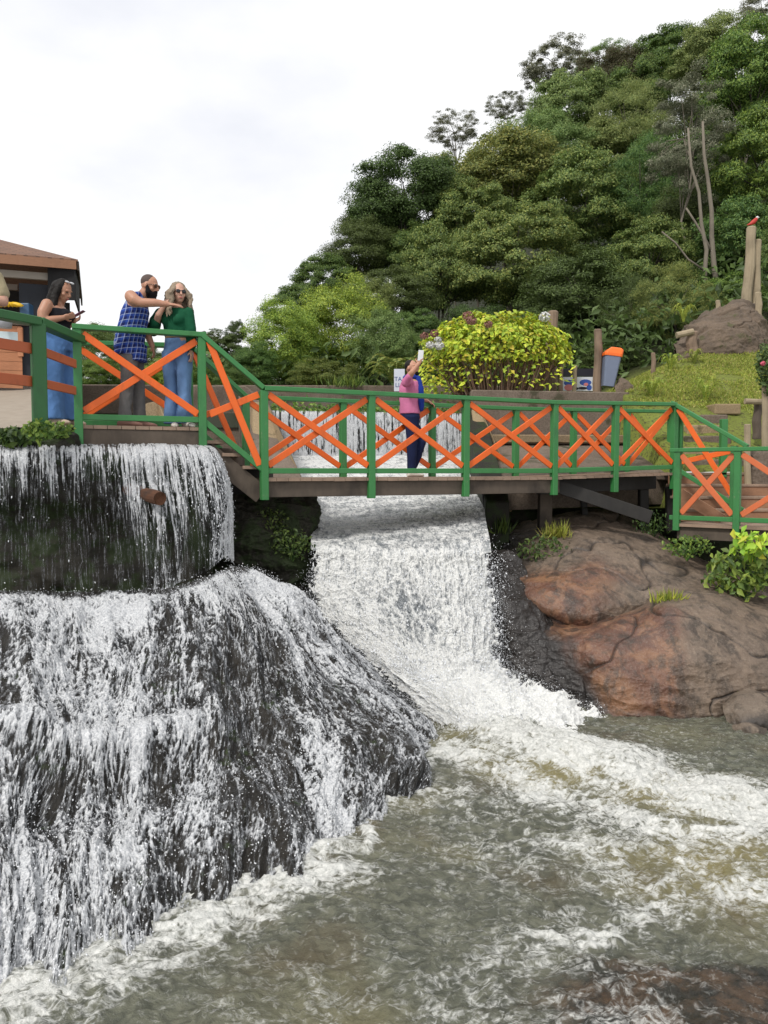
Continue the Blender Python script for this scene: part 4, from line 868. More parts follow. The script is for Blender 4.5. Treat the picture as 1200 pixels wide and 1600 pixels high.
    q = P(42, 486, 13.75); tag(MB().box((q.x, q.y, q.z), (0.16, 0.2, 0.24)).build('storage_box', plain('blue_plastic', (0.03, 0.085, 0.17), 0.5), None, 0.02, seg=2), 'blue plastic box beside the bananas on the counter', 'box')
    q = P(8, 503, 13.3); m = MB(); m.tube([q + Vector((0, 0, -0.10)), q + Vector((0, 0, 0.02)), q + Vector((0, 0, 0.11))], [0.10, 0.115, 0.12], 16); tag(m.build('bucket', plain('grey_plastic', (0.33, 0.35, 0.38), 0.5), None, 0, True), 'grey bucket in front of the kiosk counter', 'bucket')
build_kiosk()

# ------------------------------------------------------------ small things of the far bank
def pole(name, px, y0, y1, Y, r, mat, label, cat, lean=0.0, cap=True, group=None, n=10):
    a = P(px, y1, Y); b_ = P(px + lean, y0, Y); k = 6; m = MB(); ph = px
    pts = [a.lerp(b_, j / k) + Vector((0.15 * r * math.sin(ph + j * 1.3), 0, 0)) for j in range(k + 1)]; rr = [r * (1.06 - 0.1 * j / k + 0.04 * math.sin(ph * 2 + j * 2.1)) for j in range(k + 1)]
    pts.append(pts[-1] + Vector((0, 0, r * 0.25))); rr.append(r * 0.72)
    return tag(m.tube(pts, rr, n).build(name, M[mat], None, 0, False), label, cat, group)
pole('wooden_post', 933, 516, 615, 16.6, 0.085, 'postwood', 'thick brown wooden post left of the grey bin', 'post', 2)
pole('wooden_post', 897, 572, 615, 16.8, 0.045, 'log', 'thin grey stake in front of the painted board', 'post', 2)
pole('wooden_post', 876, 556, 615, 16.9, 0.05, 'postwood', 'narrow brown stake at the right side of the hydrangea', 'post')
pole('wooden_post', 1021, 552, 585, 18.0, 0.05, 'postwood', 'short stake on the edge of the grass slope', 'post')
pole('log_pole', 1166, 356, 480, 21.5, 0.125, 'log', 'tall pale log pole with a parrot on its top', 'pole', 9)
pole('log_pole', 1180, 376, 490, 21.6, 0.10, 'log', 'pale log pole right of the parrot pole', 'pole', 4)
pole('log_pole', 1185, 458, 496, 21.0, 0.085, 'log', 'short cut log at the foot of the pale poles', 'pole', 0)
pole('log_pole', 1122, 470, 488, 21.2, 0.06, 'log', 'small grey stump post behind the hill boulder', 'pole', 0)
pole('fence_post', 1196, 604, 712, 13.2, 0.052, 'log', 'pale round post in front of the garland bush', 'post', -1)
pole('fence_post', 1169, 664, 790, 12.4, 0.052, 'log', 'pale round post beside the wooden steps', 'post', -2)
pole('fence_post', 1182, 632, 686, 13.6, 0.07, 'beam', 'dark stump post carrying a short log on the slope', 'post', 2)
pole('log_stump', 1081, 520, 555, 19.0, 0.13, 'postwood', 'dark stump bearing a short log by the hill boulder', 'stump', 0)
m = MB(); m.tube([P(1057, 524, 18.9), P(1083, 518, 18.9)], [0.075, 0.075], 10); tag(m.build('log', M['log']), 'short log lying across the stump by the hill boulder', 'log')
m = MB(); m.tube([P(1164, 627, 13.5), P(1189, 628, 13.5)], [0.05, 0.05], 10); tag(m.build('log', M['log']), 'short pale log across the dark post on the slope', 'log')
# parrot on the pole
q = P(1177, 350, 21.5)
bird = MB(); bird.tube([q + Vector((-0.17, 0, -0.03)), q + Vector((-0.08, 0, 0.0)), q + Vector((0.0, 0, 0.05)), q + Vector((0.06, 0, 0.11)), q + Vector((0.09, 0, 0.15))], [0.012, 0.035, 0.062, 0.05, 0.035], 10)
bo = bird.build('bird', plain('red_feathers', (0.42, 0.03, 0.02), 0.6), None, 0, True); tag(bo, 'red bird with a pale head sitting on the tall log pole', 'bird')
m = MB(); m.tube([q + Vector((0.085, 0, 0.14)), q + Vector((0.105, 0, 0.175)), q + Vector((0.11, 0, 0.205))], [0.034, 0.040, 0.018], 10); m.tube([q + Vector((0.13, 0, 0.18)), q + Vector((0.165, 0, 0.165))], [0.016, 0.004], 6); m.build('head', plain('white_feathers', (0.62, 0.60, 0.56), 0.6), bo, 0, True)
# litter bin
q = P(949, 606, 16.5); bn = empty('litter_bin', (q.x, q.y, q.z)); tag(bn, 'tapered grey litter bin with orange lid hanging on the thick post', 'bin')
m = MB(); tilt = Matrix.Rotation(R(7), 3, 'Y'); body = []
for z, w in ((0.02, 0.235), (0.10, 0.245), (0.66, 0.335)): body.append((z, w))
vs = []
for z, w in body:
    ring = [(sx * w / 2 * c1, sy * w / 2 * c2) for sx, sy, c1, c2 in ((-1, -1, .8, 1), (1, -1, .8, 1), (1, -1, 1, .8), (1, 1, 1, .8), (1, 1, .8, 1), (-1, 1, .8, 1), (-1, 1, 1, .8), (-1, -1, 1, .8))]
    vs += [tilt @ Vector((x, y, z)) for x, y in ring]
m.add(vs, [(i * 8 + k, i * 8 + (k + 1) % 8, (i + 1) * 8 + (k + 1) % 8, (i + 1) * 8 + k) for i in range(2) for k in range(8)] + [tuple(range(8))[::-1], tuple(range(16, 24))])
m.build('body', plain('grey_blue_plastic', (0.15, 0.18, 0.26), 0.45, 0.12), bn, 0.006)
m = MB(); vs = []
for z, w, wy in ((0.64, 0.37, 0.36), (0.70, 0.375, 0.365), (0.79, 0.30, 0.30), (0.83, 0.20, 0.24)):
    off = 0.05 if z > 0.75 else 0.0
    vs += [tilt @ Vector((x * w / 2 + off, y * wy / 2, z)) for x, y in ((-.8, -1), (.8, -1), (1, -.8), (1, .8), (.8, 1), (-.8, 1), (-1, .8), (-1, -.8))]
m.add(vs, [(i * 8 + k, i * 8 + (k + 1) % 8, (i + 1) * 8 + (k + 1) % 8, (i + 1) * 8 + k) for i in range(3) for k in range(8)] + [tuple(range(8))[::-1], tuple(range(24, 32))])
m.build('lid', plain('orange_plastic', (0.80, 0.14, 0.012), 0.4, 0.08), bn, 0.006)
# painted board behind the stakes
q = P(903, 600, 17.2); pb = tag(MB().box((q.x, q.y, q.z), (0.66, 0.03, 0.30)).build('painted_board', plain('white_board', (0.66, 0.68, 0.74), 0.5, 0.06)), 'white board with blue and pink painted shapes behind a stake', 'board')
blu = plain('blue_paint', (0.035, 0.09, 0.36), 0.5); pnk = plain('pink_paint', (0.62, 0.20, 0.20), 0.5); blk = plain('black_paint', (0.012, 0.012, 0.02), 0.5)
for (cx, cz, rx, rz, mm) in ((-0.20, 0.02, 0.11, 0.07, blu), (-0.20, -0.08, 0.10, 0.07, pnk), (0.16, 0.03, 0.13, 0.07, blu), (0.17, -0.01, 0.05, 0.035, pnk), (0.24, -0.08, 0.06, 0.06, blu), (-0.05, -0.10, 0.06, 0.03, blk), (0.10, -0.09, 0.10, 0.03, blk)):
    dep = {id(blu): 0.017, id(pnk): 0.019, id(blk): 0.021}[id(mm)]
    k = MB(); k.prism([(q.x + cx + rx * math.cos(a), q.y - dep, q.z + cz + rz * math.sin(a)) for a in np.linspace(0, 2 * math.pi, 14, endpoint=False)], (0, 0.004, 0)); k.build('painted_shape', mm, pb)
q2 = P(903, 582, 17.25); tag(MB().box((q2.x, q2.y, q2.z), (0.74, 0.05, 0.16)).build('black_board', blk), 'black panel above the white painted board', 'panel')
# little sign behind the man taking a picture
q = P(624, 594, 18.6); sg = tag(MB().box((q.x, q.y, q.z), (0.25, 0.02, 0.52)).build('sign', plain('sign_white', (0.62, 0.64, 0.74), 0.4, 0.04)), 'small white sign with blue letters behind the man on the bridge', 'sign')
MB().box((q.x, q.y + 0.02, q.z - 0.36), (0.05, 0.03, 0.9)).build('post', M['beam'], sg)
def text(body, loc, size, mat, parent, rot=(R(90), 0, 0), depth=0.002):
    cu = bpy.data.curves.new('lettering', 'FONT'); cu.body = body; cu.size = size; cu.extrude = depth; cu.align_x = 'CENTER'
    o = bpy.data.objects.new('tmp', cu); C.objects.link(o); dg = bpy.context.evaluated_depsgraph_get(); me = bpy.data.meshes.new_from_object(o.evaluated_get(dg)); bpy.data.objects.remove(o)
    t = link('lettering', me, mat, parent); t.location = loc; t.rotation_euler = rot; return t
text('TA', (q.x - 0.03, q.y - 0.013, q.z - 0.02), 0.14, plain('blue_ink', (0.03, 0.06, 0.25), 0.5), sg); text('LL', (q.x - 0.03, q.y - 0.013, q.z - 0.16), 0.14, bpy.data.materials['blue_ink'], sg)
# rusty pipe in the ledge
m = MB(); a = P(200, 764, 8.5); c = P(250, 779, 7.96); m.tube([a, a.lerp(c, .3), a.lerp(c, .55), a.lerp(c, .8), c, c - (c - a) * 0.05], [0.066, 0.074, 0.066, 0.076, 0.070, 0.045], 14); tag(m.build('rusty_pipe', rock_mat('rust', [(0.02, 0.011, 0.007), (0.11, 0.040, 0.014), (0.05, 0.022, 0.012)], 0.8, scale=5)), 'rusty pipe stub sticking out of the ledge behind the falling water', 'pipe')
# boulders on the hill
rock_patch('boulder', [
    [(1052, 560, 20.5), (1052, 540, 19.3), (1056, 550, 18.9), (1060, 572, 18.7)], [(1080, 505, 21.0), (1082, 512, 19.6), (1086, 540, 18.9), (1090, 575, 18.7)],
    [(1120, 484, 21.2), (1122, 492, 19.8), (1124, 520, 19.1), (1126, 570, 18.8)], [(1150, 470, 21.4), (1155, 478, 20.0), (1158, 515, 19.2), (1160, 565, 18.9)],
    [(1182, 486, 21.4), (1186, 495, 20.1), (1188, 522, 19.4), (1190, 560, 19.0)], [(1205, 520, 21.4), (1210, 530, 20.6), (1212, 545, 20.0), (1214, 565, 19.6)]],
    'boulder_top', 0.11, 1.0, nu=160, nv=160, crack=0.08, seed=5.0, label='big brown layered boulder on top of the grass slope', cat='boulder')
rock_patch('boulder', [[(1166, 720, 12.9), (1166, 735, 12.6), (1168, 790, 12.5)], [(1180, 704, 13.0), (1182, 712, 12.5), (1184, 790, 12.4)], [(1230, 700, 13.0), (1235, 712, 12.4), (1240, 790, 12.3)]],
    'concrete', 0.04, 3, nu=60, nv=60, label='grey stone block right of the wooden steps', cat='stone', seed=1.0)
rock_patch('boulder', [[(958, 612, 16.6), (960, 604, 16.3), (962, 614, 16.1)], [(968, 592, 16.7), (970, 594, 16.3), (972, 615, 16.1)], [(985, 600, 16.7), (988, 603, 16.4), (990, 616, 16.2)]],
    'boulder_top', 0.03, 4, nu=50, nv=50, label='small brown stone at the foot of the grey bin', cat='stone', seed=8.0)
# ------------------------------------------------------------ plants
def unit(v): return v / (np.linalg.norm(v, axis=-1, keepdims=True) + 1e-9)
def leaves(c, nrm, L, W, droop=0.2, d=None):
    """kite leaves folded along the midrib: c (N,3), nrm (N,3) facing, L, W (N,) sizes -> verts, tris"""
    n = len(c); L = np.broadcast_to(L, n)[:, None]; W = np.broadcast_to(W, n)[:, None]
    nrm = unit(nrm); r = RNG.normal(size=(n, 3)) if d is None else d
    t = unit(r - nrm * (r * nrm).sum(1, keepdims=True)); t = unit(t - np.array([0, 0, droop])); b = unit(np.cross(nrm, t))
    V = np.stack([c - t * L * 0.5, c + b * W * 0.5 + nrm * W * 0.22 - t * L * 0.05, c + t * L * 0.5 - nrm * L * 0.10, c - b * W * 0.5 + nrm * W * 0.22 - t * L * 0.05], 1).reshape(-1, 3)
    F = (np.arange(n)[:, None, None] * 4 + np.array([(0, 1, 2), (0, 2, 3)])[None]).reshape(-1, 3)
    return V, F
def join(parts):
    vs, fs, k = [], [], 0
    for v, f in parts: vs.append(v); fs.append(f + k); k += len(v)
    return np.concatenate(vs), np.concatenate(fs)
def crown_mesh(name, seed, n_clump, per, cr, leaf, wid, rz=1.0, hollow=0.45, up=0.5, sparse=0.0, droop=0.2, flat=0.95):
    """crown of radius 1 (metres x 4) made of leaf clumps with gaps between them"""
    global RNG
    keep = RNG; RNG = np.random.default_rng(seed)
    d = unit(RNG.normal(size=(n_clump, 3))); rad = (hollow + (1 - hollow) * RNG.random(n_clump) ** 0.6)
    lump = 1 + 0.32 * perlin(d[:, 0] * 1.6 + seed, d[:, 1] * 1.6, d[:, 2] * 1.6)
    cc = d * (rad * lump)[:, None] * np.array([1, 1, rz]); cc[:, 2] += np.where(cc[:, 2] < -0.45 * rz, 0.25, 0)
    P_ = []; 
    for i in range(n_clump):
        k = int(1.45 * per * RNG.uniform(0.5, 1.4)); r = cr * RNG.uniform(0.65, 1.35)
        q = unit(RNG.normal(size=(k, 3))); q[:, 2] = np.where(q[:, 2] < -0.2, -q[:, 2] * 0.6, q[:, 2])
        rr = r * RNG.random((k, 1)) ** 0.45; c = cc[i] + q * rr * np.array([1, 1, flat])
        nn = q * 0.7 + d[i] * 0.5 + np.array([0, 0, up * 0.7]) + RNG.normal(size=(k, 3)) * 0.45
        P_.append(leaves(c * 4, nn, leaf * 0.82 * RNG.uniform(0.6, 1.4, k), 0.85 * wid * RNG.uniform(0.7, 1.3, k), droop))
    V, F = join(P_); RNG = keep
    return np_mesh(name, V, F), cc * 4
K = {}
def lm(n, cols, **k): K[n] = leafmat(n, cols, **k)
lm('dark_leaves', [(0.026, 0.046, 0.011), (0.046, 0.082, 0.017), (0.072, 0.118, 0.026), (0.034, 0.06, 0.015)])  # dark green trees; also stands in for shade low in the forest
lm('olive_leaves', [(0.0476, 0.0786, 0.0196), (0.0924, 0.134, 0.0308), (0.154, 0.1966, 0.0448), (0.0644, 0.1048, 0.0252), (0.196, 0.2184, 0.049)])
lm('mid_leaves', [(0.0297, 0.0675, 0.0162), (0.0675, 0.1269, 0.0243), (0.1188, 0.1755, 0.0324), (0.0432, 0.0918, 0.0216)])
lm('light_leaves', [(0.0688, 0.1125, 0.0325), (0.125, 0.1875, 0.05), (0.1875, 0.2375, 0.0688), (0.0875, 0.1375, 0.0375)])
lm('grey_leaves', [(0.072, 0.0864, 0.0504), (0.132, 0.144, 0.084), (0.054, 0.0696, 0.0336), (0.18, 0.18, 0.12)])
lm('brown_leaves', [(0.055, 0.050, 0.026), (0.085, 0.075, 0.036), (0.05, 0.06, 0.022)])
lm('yellow_leaves', [(0.105, 0.1646, 0.0231), (0.1995, 0.2764, 0.0315), (0.294, 0.3528, 0.0368), (0.0788, 0.1411, 0.0231), (0.147, 0.2234, 0.0315)])
lm('bright_leaves', [(0.045, 0.1, 0.0175), (0.0938, 0.175, 0.025), (0.1625, 0.2375, 0.035), (0.035, 0.075, 0.0175)])
lm('hydrangea_leaves', [(0.15, 0.28, 0.018), (0.26, 0.4, 0.02), (0.36, 0.46, 0.022), (0.07, 0.15, 0.016), (0.4, 0.38, 0.025), (0.2, 0.32, 0.02)], trans=0.3)
lm('fern_leaves', [(0.06, 0.11, 0.02), (0.12, 0.17, 0.03), (0.20, 0.21, 0.045)])
lm('grass_leaves', [(0.16, 0.21, 0.028), (0.24, 0.27, 0.038), (0.12, 0.165, 0.025), (0.26, 0.24, 0.06)])
lm('moss_leaves', [(0.016, 0.035, 0.008), (0.035, 0.07, 0.012), (0.06, 0.10, 0.016)])
bark = wood('bark', (0.05, 0.042, 0.033), (0.13, 0.11, 0.085), 0.9, 0.5, 0.2); palebark = wood('pale_bark', (0.11, 0.092, 0.068), (0.23, 0.20, 0.155), 0.85, 0.4, 0.25)
AR = {}                                       # archetype crowns, radius 4 m
for nm, args in {
    'dense': dict(seed=11, n_clump=190, per=230, cr=0.23, leaf=0.20, wid=0.11, hollow=0.6),
    'dense2': dict(seed=12, n_clump=160, per=250, cr=0.25, leaf=0.21, wid=0.10, hollow=0.55),
    'broad': dict(seed=13, n_clump=150, per=240, cr=0.24, leaf=0.27, wid=0.12, hollow=0.45, droop=0.5),
    'broad2': dict(seed=14, n_clump=180, per=220, cr=0.20, leaf=0.25, wid=0.11, hollow=0.5, droop=0.4),
    'airy': dict(seed=15, n_clump=150, per=85, cr=0.15, leaf=0.21, wid=0.09, hollow=0.55, flat=0.6, rz=0.8),
    'airy2': dict(seed=16, n_clump=170, per=120, cr=0.16, leaf=0.22, wid=0.10, hollow=0.6, flat=0.6, rz=0.85),
    'tall': dict(seed=17, n_clump=100, per=190, cr=0.20, leaf=0.24, wid=0.09, hollow=0.4, rz=1.45, flat=0.9),
    'needle': dict(seed=18, n_clump=130, per=240, cr=0.22, leaf=0.22, wid=0.05, hollow=0.5, droop=0.9, flat=1.1),
    'bush': dict(seed=19, n_clump=190, per=240, cr=0.23, leaf=0.19, wid=0.10, hollow=0.4, flat=1.2, droop=0.0)}.items():
    AR[nm] = crown_mesh(nm + '_crown', **args)
def plant(name, px, py, rx, ry, Y, arch, leafs, label, cat='tree', group=None, tr=None, seed=0, bk=None, base=None):
    rnd = random.Random(int(px * 7 + py * 3 + seed)); c = P(px, py, Y); me, cl = AR[arch]; s = 0.87 * rx * Y / F_PX / 4; sz = 0.87 * ry * Y / F_PX / 4 / (1.45 if arch == 'tall' else 1.0)
    gz = float(ground_h(c.x, c.y)) if base is None else base
    root = empty(name, (c.x, c.y, gz)); tag(root, label, cat, group)
    m2 = me if not me.materials or me.materials[0] == K[leafs] else None
    if m2 is None:
        key = (arch, leafs)
        if key not in AR:
            AR[key] = me.copy(); AR[key].materials.clear(); AR[key].materials.append(K[leafs])
        m2 = AR[key]
    o = link('crown', m2, K[leafs], root); o.location = (0, 0, c.z - gz); rz = rnd.uniform(0, 6.28); o.rotation_euler = (0, 0, rz); o.scale = (s, s, sz)
    # trunk and limbs reaching into the clumps
    m = MB(); H = max(0.4, c.z - gz); r0 = 0.05 * s * 4 * 0.62 if cat == 'tree' else 0.02 * s * 4
    lean = rnd.uniform(-0.08, 0.08) * H
    pts = [Vector((lean * math.sin(k * 1.7) * 0.5, 0.02 * H * math.sin(k * 2.3), -0.3 + (H + 0.3) * k / 6)) for k in range(7)]
    m.tube(pts, [r0 * (1.15 - 0.1 * k) for k in range(7)], 8)
    rot = Matrix.Rotation(rz, 3, 'Z')
    for j in range(14 if cat == 'tree' else 10):
        e = rot @ Vector(cl[rnd.randrange(len(cl))]); e = Vector((e.x * s, e.y * s, e.z * sz + H)); a = pts[rnd.choice((3, 4, 5, 6))] if cat == 'tree' else pts[rnd.choice((0, 1, 2))]
        mid = a.lerp(e, 0.5) + Vector((0, 0, 0.12 * (e - a).length)); m.tube([a, mid, e], [r0 * 0.45, r0 * 0.3, r0 * 0.08], 6)
    if tr: tr(m, root)
    m.build('trunk' if cat == 'tree' else 'stem', bk or bark, root, 0, True)
    return root
FT = 'trees of the forest hill'
def twin(m, root):
    L = Vector(root.location)
    for pts, r in (([(1111, 470), (1101, 430), (1104, 390), (1096, 350), (1092, 300), (1080, 260), (1075, 200)], 0.085), ([(1122, 460), (1116, 420), (1112, 370), (1112, 330), (1106, 280), (1100, 240), (1098, 190)], 0.10),
                   ([(1100, 422), (1075, 405), (1056, 380), (1034, 362)], 0.035), ([(1113, 395), (1100, 370), (1085, 345), (1072, 325)], 0.045)):
        q = [P(x, y, 26.5) - L for x, y in pts]; m.tube(q, [r * (1 - 0.1 * i) for i in range(len(q))], 8)
for a in (
    (635, 325, 102, 88, 38, 'dense', 'dark_leaves', 'large round dark green tree at the left end of the forest skyline'),
    (562, 398, 62, 58, 36, 'dense2', 'dark_leaves', 'dark dense tree just left and below the large round tree'),
    (508, 445, 52, 48, 33, 'broad2', 'mid_leaves', 'lowest mid green tree where the forest edge meets the sky'),
    (712, 205, 46, 40, 50, 'airy', 'grey_leaves', 'thin airy tree against the sky beside the large round tree'),
    (793, 170, 40, 30, 54, 'airy', 'grey_leaves', 'small airy tree on the skyline, second from the left of the sparse ones'),
    (872, 108, 58, 56, 56, 'airy2', 'grey_leaves', 'airy grey green tree with gaps of sky on the upper skyline'),
    (945, 104, 50, 42, 58, 'airy2', 'light_leaves', 'sparse pale tree right of the airy grey one on the upper skyline'),
    (890, 175, 70, 60, 50, 'broad', 'light_leaves', 'pale green tree below the airy skyline trees'),
    (970, 135, 66, 56, 52, 'bush', 'brown_leaves', 'brownish fine twigged tree below the upper skyline'),
    (985, 210, 80, 70, 45, 'needle', 'light_leaves', 'soft grey green tree under the brownish one'),
    (795, 290, 105, 82, 42, 'broad', 'olive_leaves', 'broad olive tree right of the large round dark tree'),
    (800, 420, 105, 95, 33, 'broad2', 'olive_leaves', 'big olive tree above the hydrangea'),
    (690, 430, 72, 82, 34, 'broad', 'olive_leaves', 'olive tree with yellowish sprays left of the big olive tree'),
    (905, 330, 96, 92, 37, 'broad2', 'olive_leaves', 'olive green tree in the middle of the forest slope'),
    (905, 465, 108, 78, 29, 'dense2', 'dark_leaves', 'dark low tree behind the thick post and bin'),  # dark leaf colour stands in for shade at the forest edge
    (1000, 310, 80, 86, 36, 'needle', 'mid_leaves', 'fine leaved green tree left of the pale twin trunks'),
    (1075, 215, 76, 130, 30, 'tall', 'grey_leaves', 'tall grey green tree with two bare pale trunks'),
    (1045, 100, 70, 52, 52, 'broad2', 'mid_leaves', 'green tree on the skyline near the upper right'),
    (1115, 88, 66, 56, 46, 'broad', 'light_leaves', 'light green skyline tree behind the tall grey green one'),
    (1172, 125, 80, 88, 33, 'broad', 'bright_leaves', 'bright green tree at the top right edge'),
    (1185, 265, 80, 92, 30, 'broad2', 'bright_leaves', 'bright green tree at the right edge above the log poles'),
    (1160, 390, 80, 78, 28, 'broad', 'mid_leaves', 'green broad leaved tree right behind the log poles'),
    (1055, 485, 76, 66, 24.5, 'needle', 'olive_leaves', 'drooping dark conifer like tree left of the hill boulder'),
    (985, 505, 60, 66, 26, 'needle', 'dark_leaves', 'dark drooping tree behind the litter bin'),  # understory shade put into the dark leaves
    (612, 472, 70, 55, 30, 'dense', 'dark_leaves', 'dark tree above the pale shrubs'),
    (1196, 22, 48, 50, 52, 'airy2', 'grey_leaves', 'airy tree cut by the top right corner'),
    (850, 245, 80, 68, 44, 'bush', 'light_leaves', 'pale fine leaved tree above the middle olive tree'),
    (735, 525, 70, 50, 27, 'dense2', 'dark_leaves', 'low dark tree directly behind the hydrangea'),  # this and the next two low trees: shade painted by dark leaf colour
    (835, 535, 64, 52, 25, 'dense', 'dark_leaves', 'black green bush tree behind the right end of the hydrangea'),
    (955, 570, 60, 40, 23.5, 'dense2', 'dark_leaves', 'low dark bush tree in the shade behind the bin'),
    (1015, 420, 78, 78, 29, 'broad2', 'olive_leaves', 'shaded olive tree behind the conifer like one'),
    (745, 365, 80, 80, 37, 'broad2', 'olive_leaves', 'olive tree between the round dark tree and the middle one'),
    (1078, 360, 66, 76, 33, 'dense2', 'dark_leaves', 'dark green tree behind the pale twin trunks'),
    (700, 300, 62, 56, 43, 'broad', 'olive_leaves', 'yellow green tree touching the right of the round dark one'),
    (1225, 430, 60, 80, 26, 'dense', 'mid_leaves', 'dark green tree cut by the right edge beside the log poles'),
    (1010, 150, 60, 60, 50, 'broad', 'mid_leaves', 'mid green tree between the brownish tree and the right skyline'),
    (1130, 480, 60, 50, 25, 'broad2', 'bright_leaves', 'green bush tree behind the hill boulder'),
    (1062, 300, 90, 92, 39, 'broad2', 'mid_leaves', 'mid green tree filling the gap behind the pale twin trunks'),
    (1135, 215, 84, 84, 41, 'broad', 'mid_leaves', 'mid green tree behind the tall grey green one and the bright edge trees'),
    (960, 255, 84, 72, 46, 'broad2', 'light_leaves', 'light green tree above the middle olive green tree of the slope'),
    (600, 360, 70, 70, 42, 'dense2', 'dark_leaves', 'dark tree filling in behind the large round dark one'),
    (645, 410, 60, 62, 36, 'dense2', 'mid_leaves', 'mid green tree under the large round dark one')):
    plant('tree', *a, group=FT, **({'tr': twin, 'bk': palebark} if 'two bare' in a[7] else {}))
SH = 'shrubs along the far wall'
for a in (
    (445, 545, 72, 72, 23, 'bush', 'yellow_leaves', 'pale yellow green shrub left of the tallest pale shrub'),
    (530, 525, 88, 84, 24.5, 'bush', 'yellow_leaves', 'tallest pale yellow green shrub above the weir'),
    (600, 545, 58, 60, 23, 'bush', 'light_leaves', 'grey green fine shrub behind the tree fern'),
    (645, 530, 46, 46, 25, 'broad2', 'mid_leaves', 'green shrub between the tree fern and the hydrangea'),
    (398, 578, 46, 40, 22, 'bush', 'mid_leaves', 'low green shrub above the bridge corner'),
    (350, 560, 44, 40, 30, 'broad2', 'dark_leaves', 'dark green shrub beside the sloping handrail'),
    (162, 560, 50, 50, 24, 'bush', 'mid_leaves', 'green shrub seen through the crossed boards by the woman with a phone'),
    (228, 575, 44, 40, 22, 'bush', 'bright_leaves', 'bright green shrub behind the couple'),
    (295, 580, 44, 36, 24, 'bush', 'light_leaves', 'pale shrub right of the couple under the handrail'),
    (462, 488, 56, 42, 29, 'broad2', 'mid_leaves', 'mid green shrub on the skyline above the pale shrubs'),
    (575, 480, 50, 44, 28, 'bush', 'light_leaves', 'light green shrub under the dark tree'),
    (150, 592, 46, 30, 20.6, 'bush', 'bright_leaves', 'low bright shrub on the wall next to the woman with a phone'),
    (205, 596, 46, 28, 20.8, 'bush', 'mid_leaves', 'low green shrub on the wall behind the legs of the bearded man'),
    (256, 594, 46, 30, 20.6, 'bush', 'yellow_leaves', 'low yellow green shrub on the wall between the man and the woman in green'),
    (308, 594, 46, 30, 20.8, 'bush', 'bright_leaves', 'low bright shrub on the wall just right of the woman in green'),
    (352, 598, 44, 26, 20.6, 'bush', 'mid_leaves', 'low green shrub on the wall below the sloping handrail'),
    (505, 590, 60, 26, 21, 'bush', 'olive_leaves', 'low dull green shrub on top of the far wall')):
    plant('shrub', *a[:8], cat='shrub', group=SH)
plant('tree', 340, 532, 30, 26, 60, 'airy', 'dark_leaves', 'small far tree on the horizon right of the couple', group='far trees on the horizon')
plant('tree', 148, 530, 30, 24, 60, 'dense', 'mid_leaves', 'far tree on the horizon right of the woman with a phone', group='far trees on the horizon')
plant('tree', 372, 520, 16, 22, 70, 'dense2', 'dark_leaves', 'narrow far dark tree on the horizon above the handrail', group='far trees on the horizon')

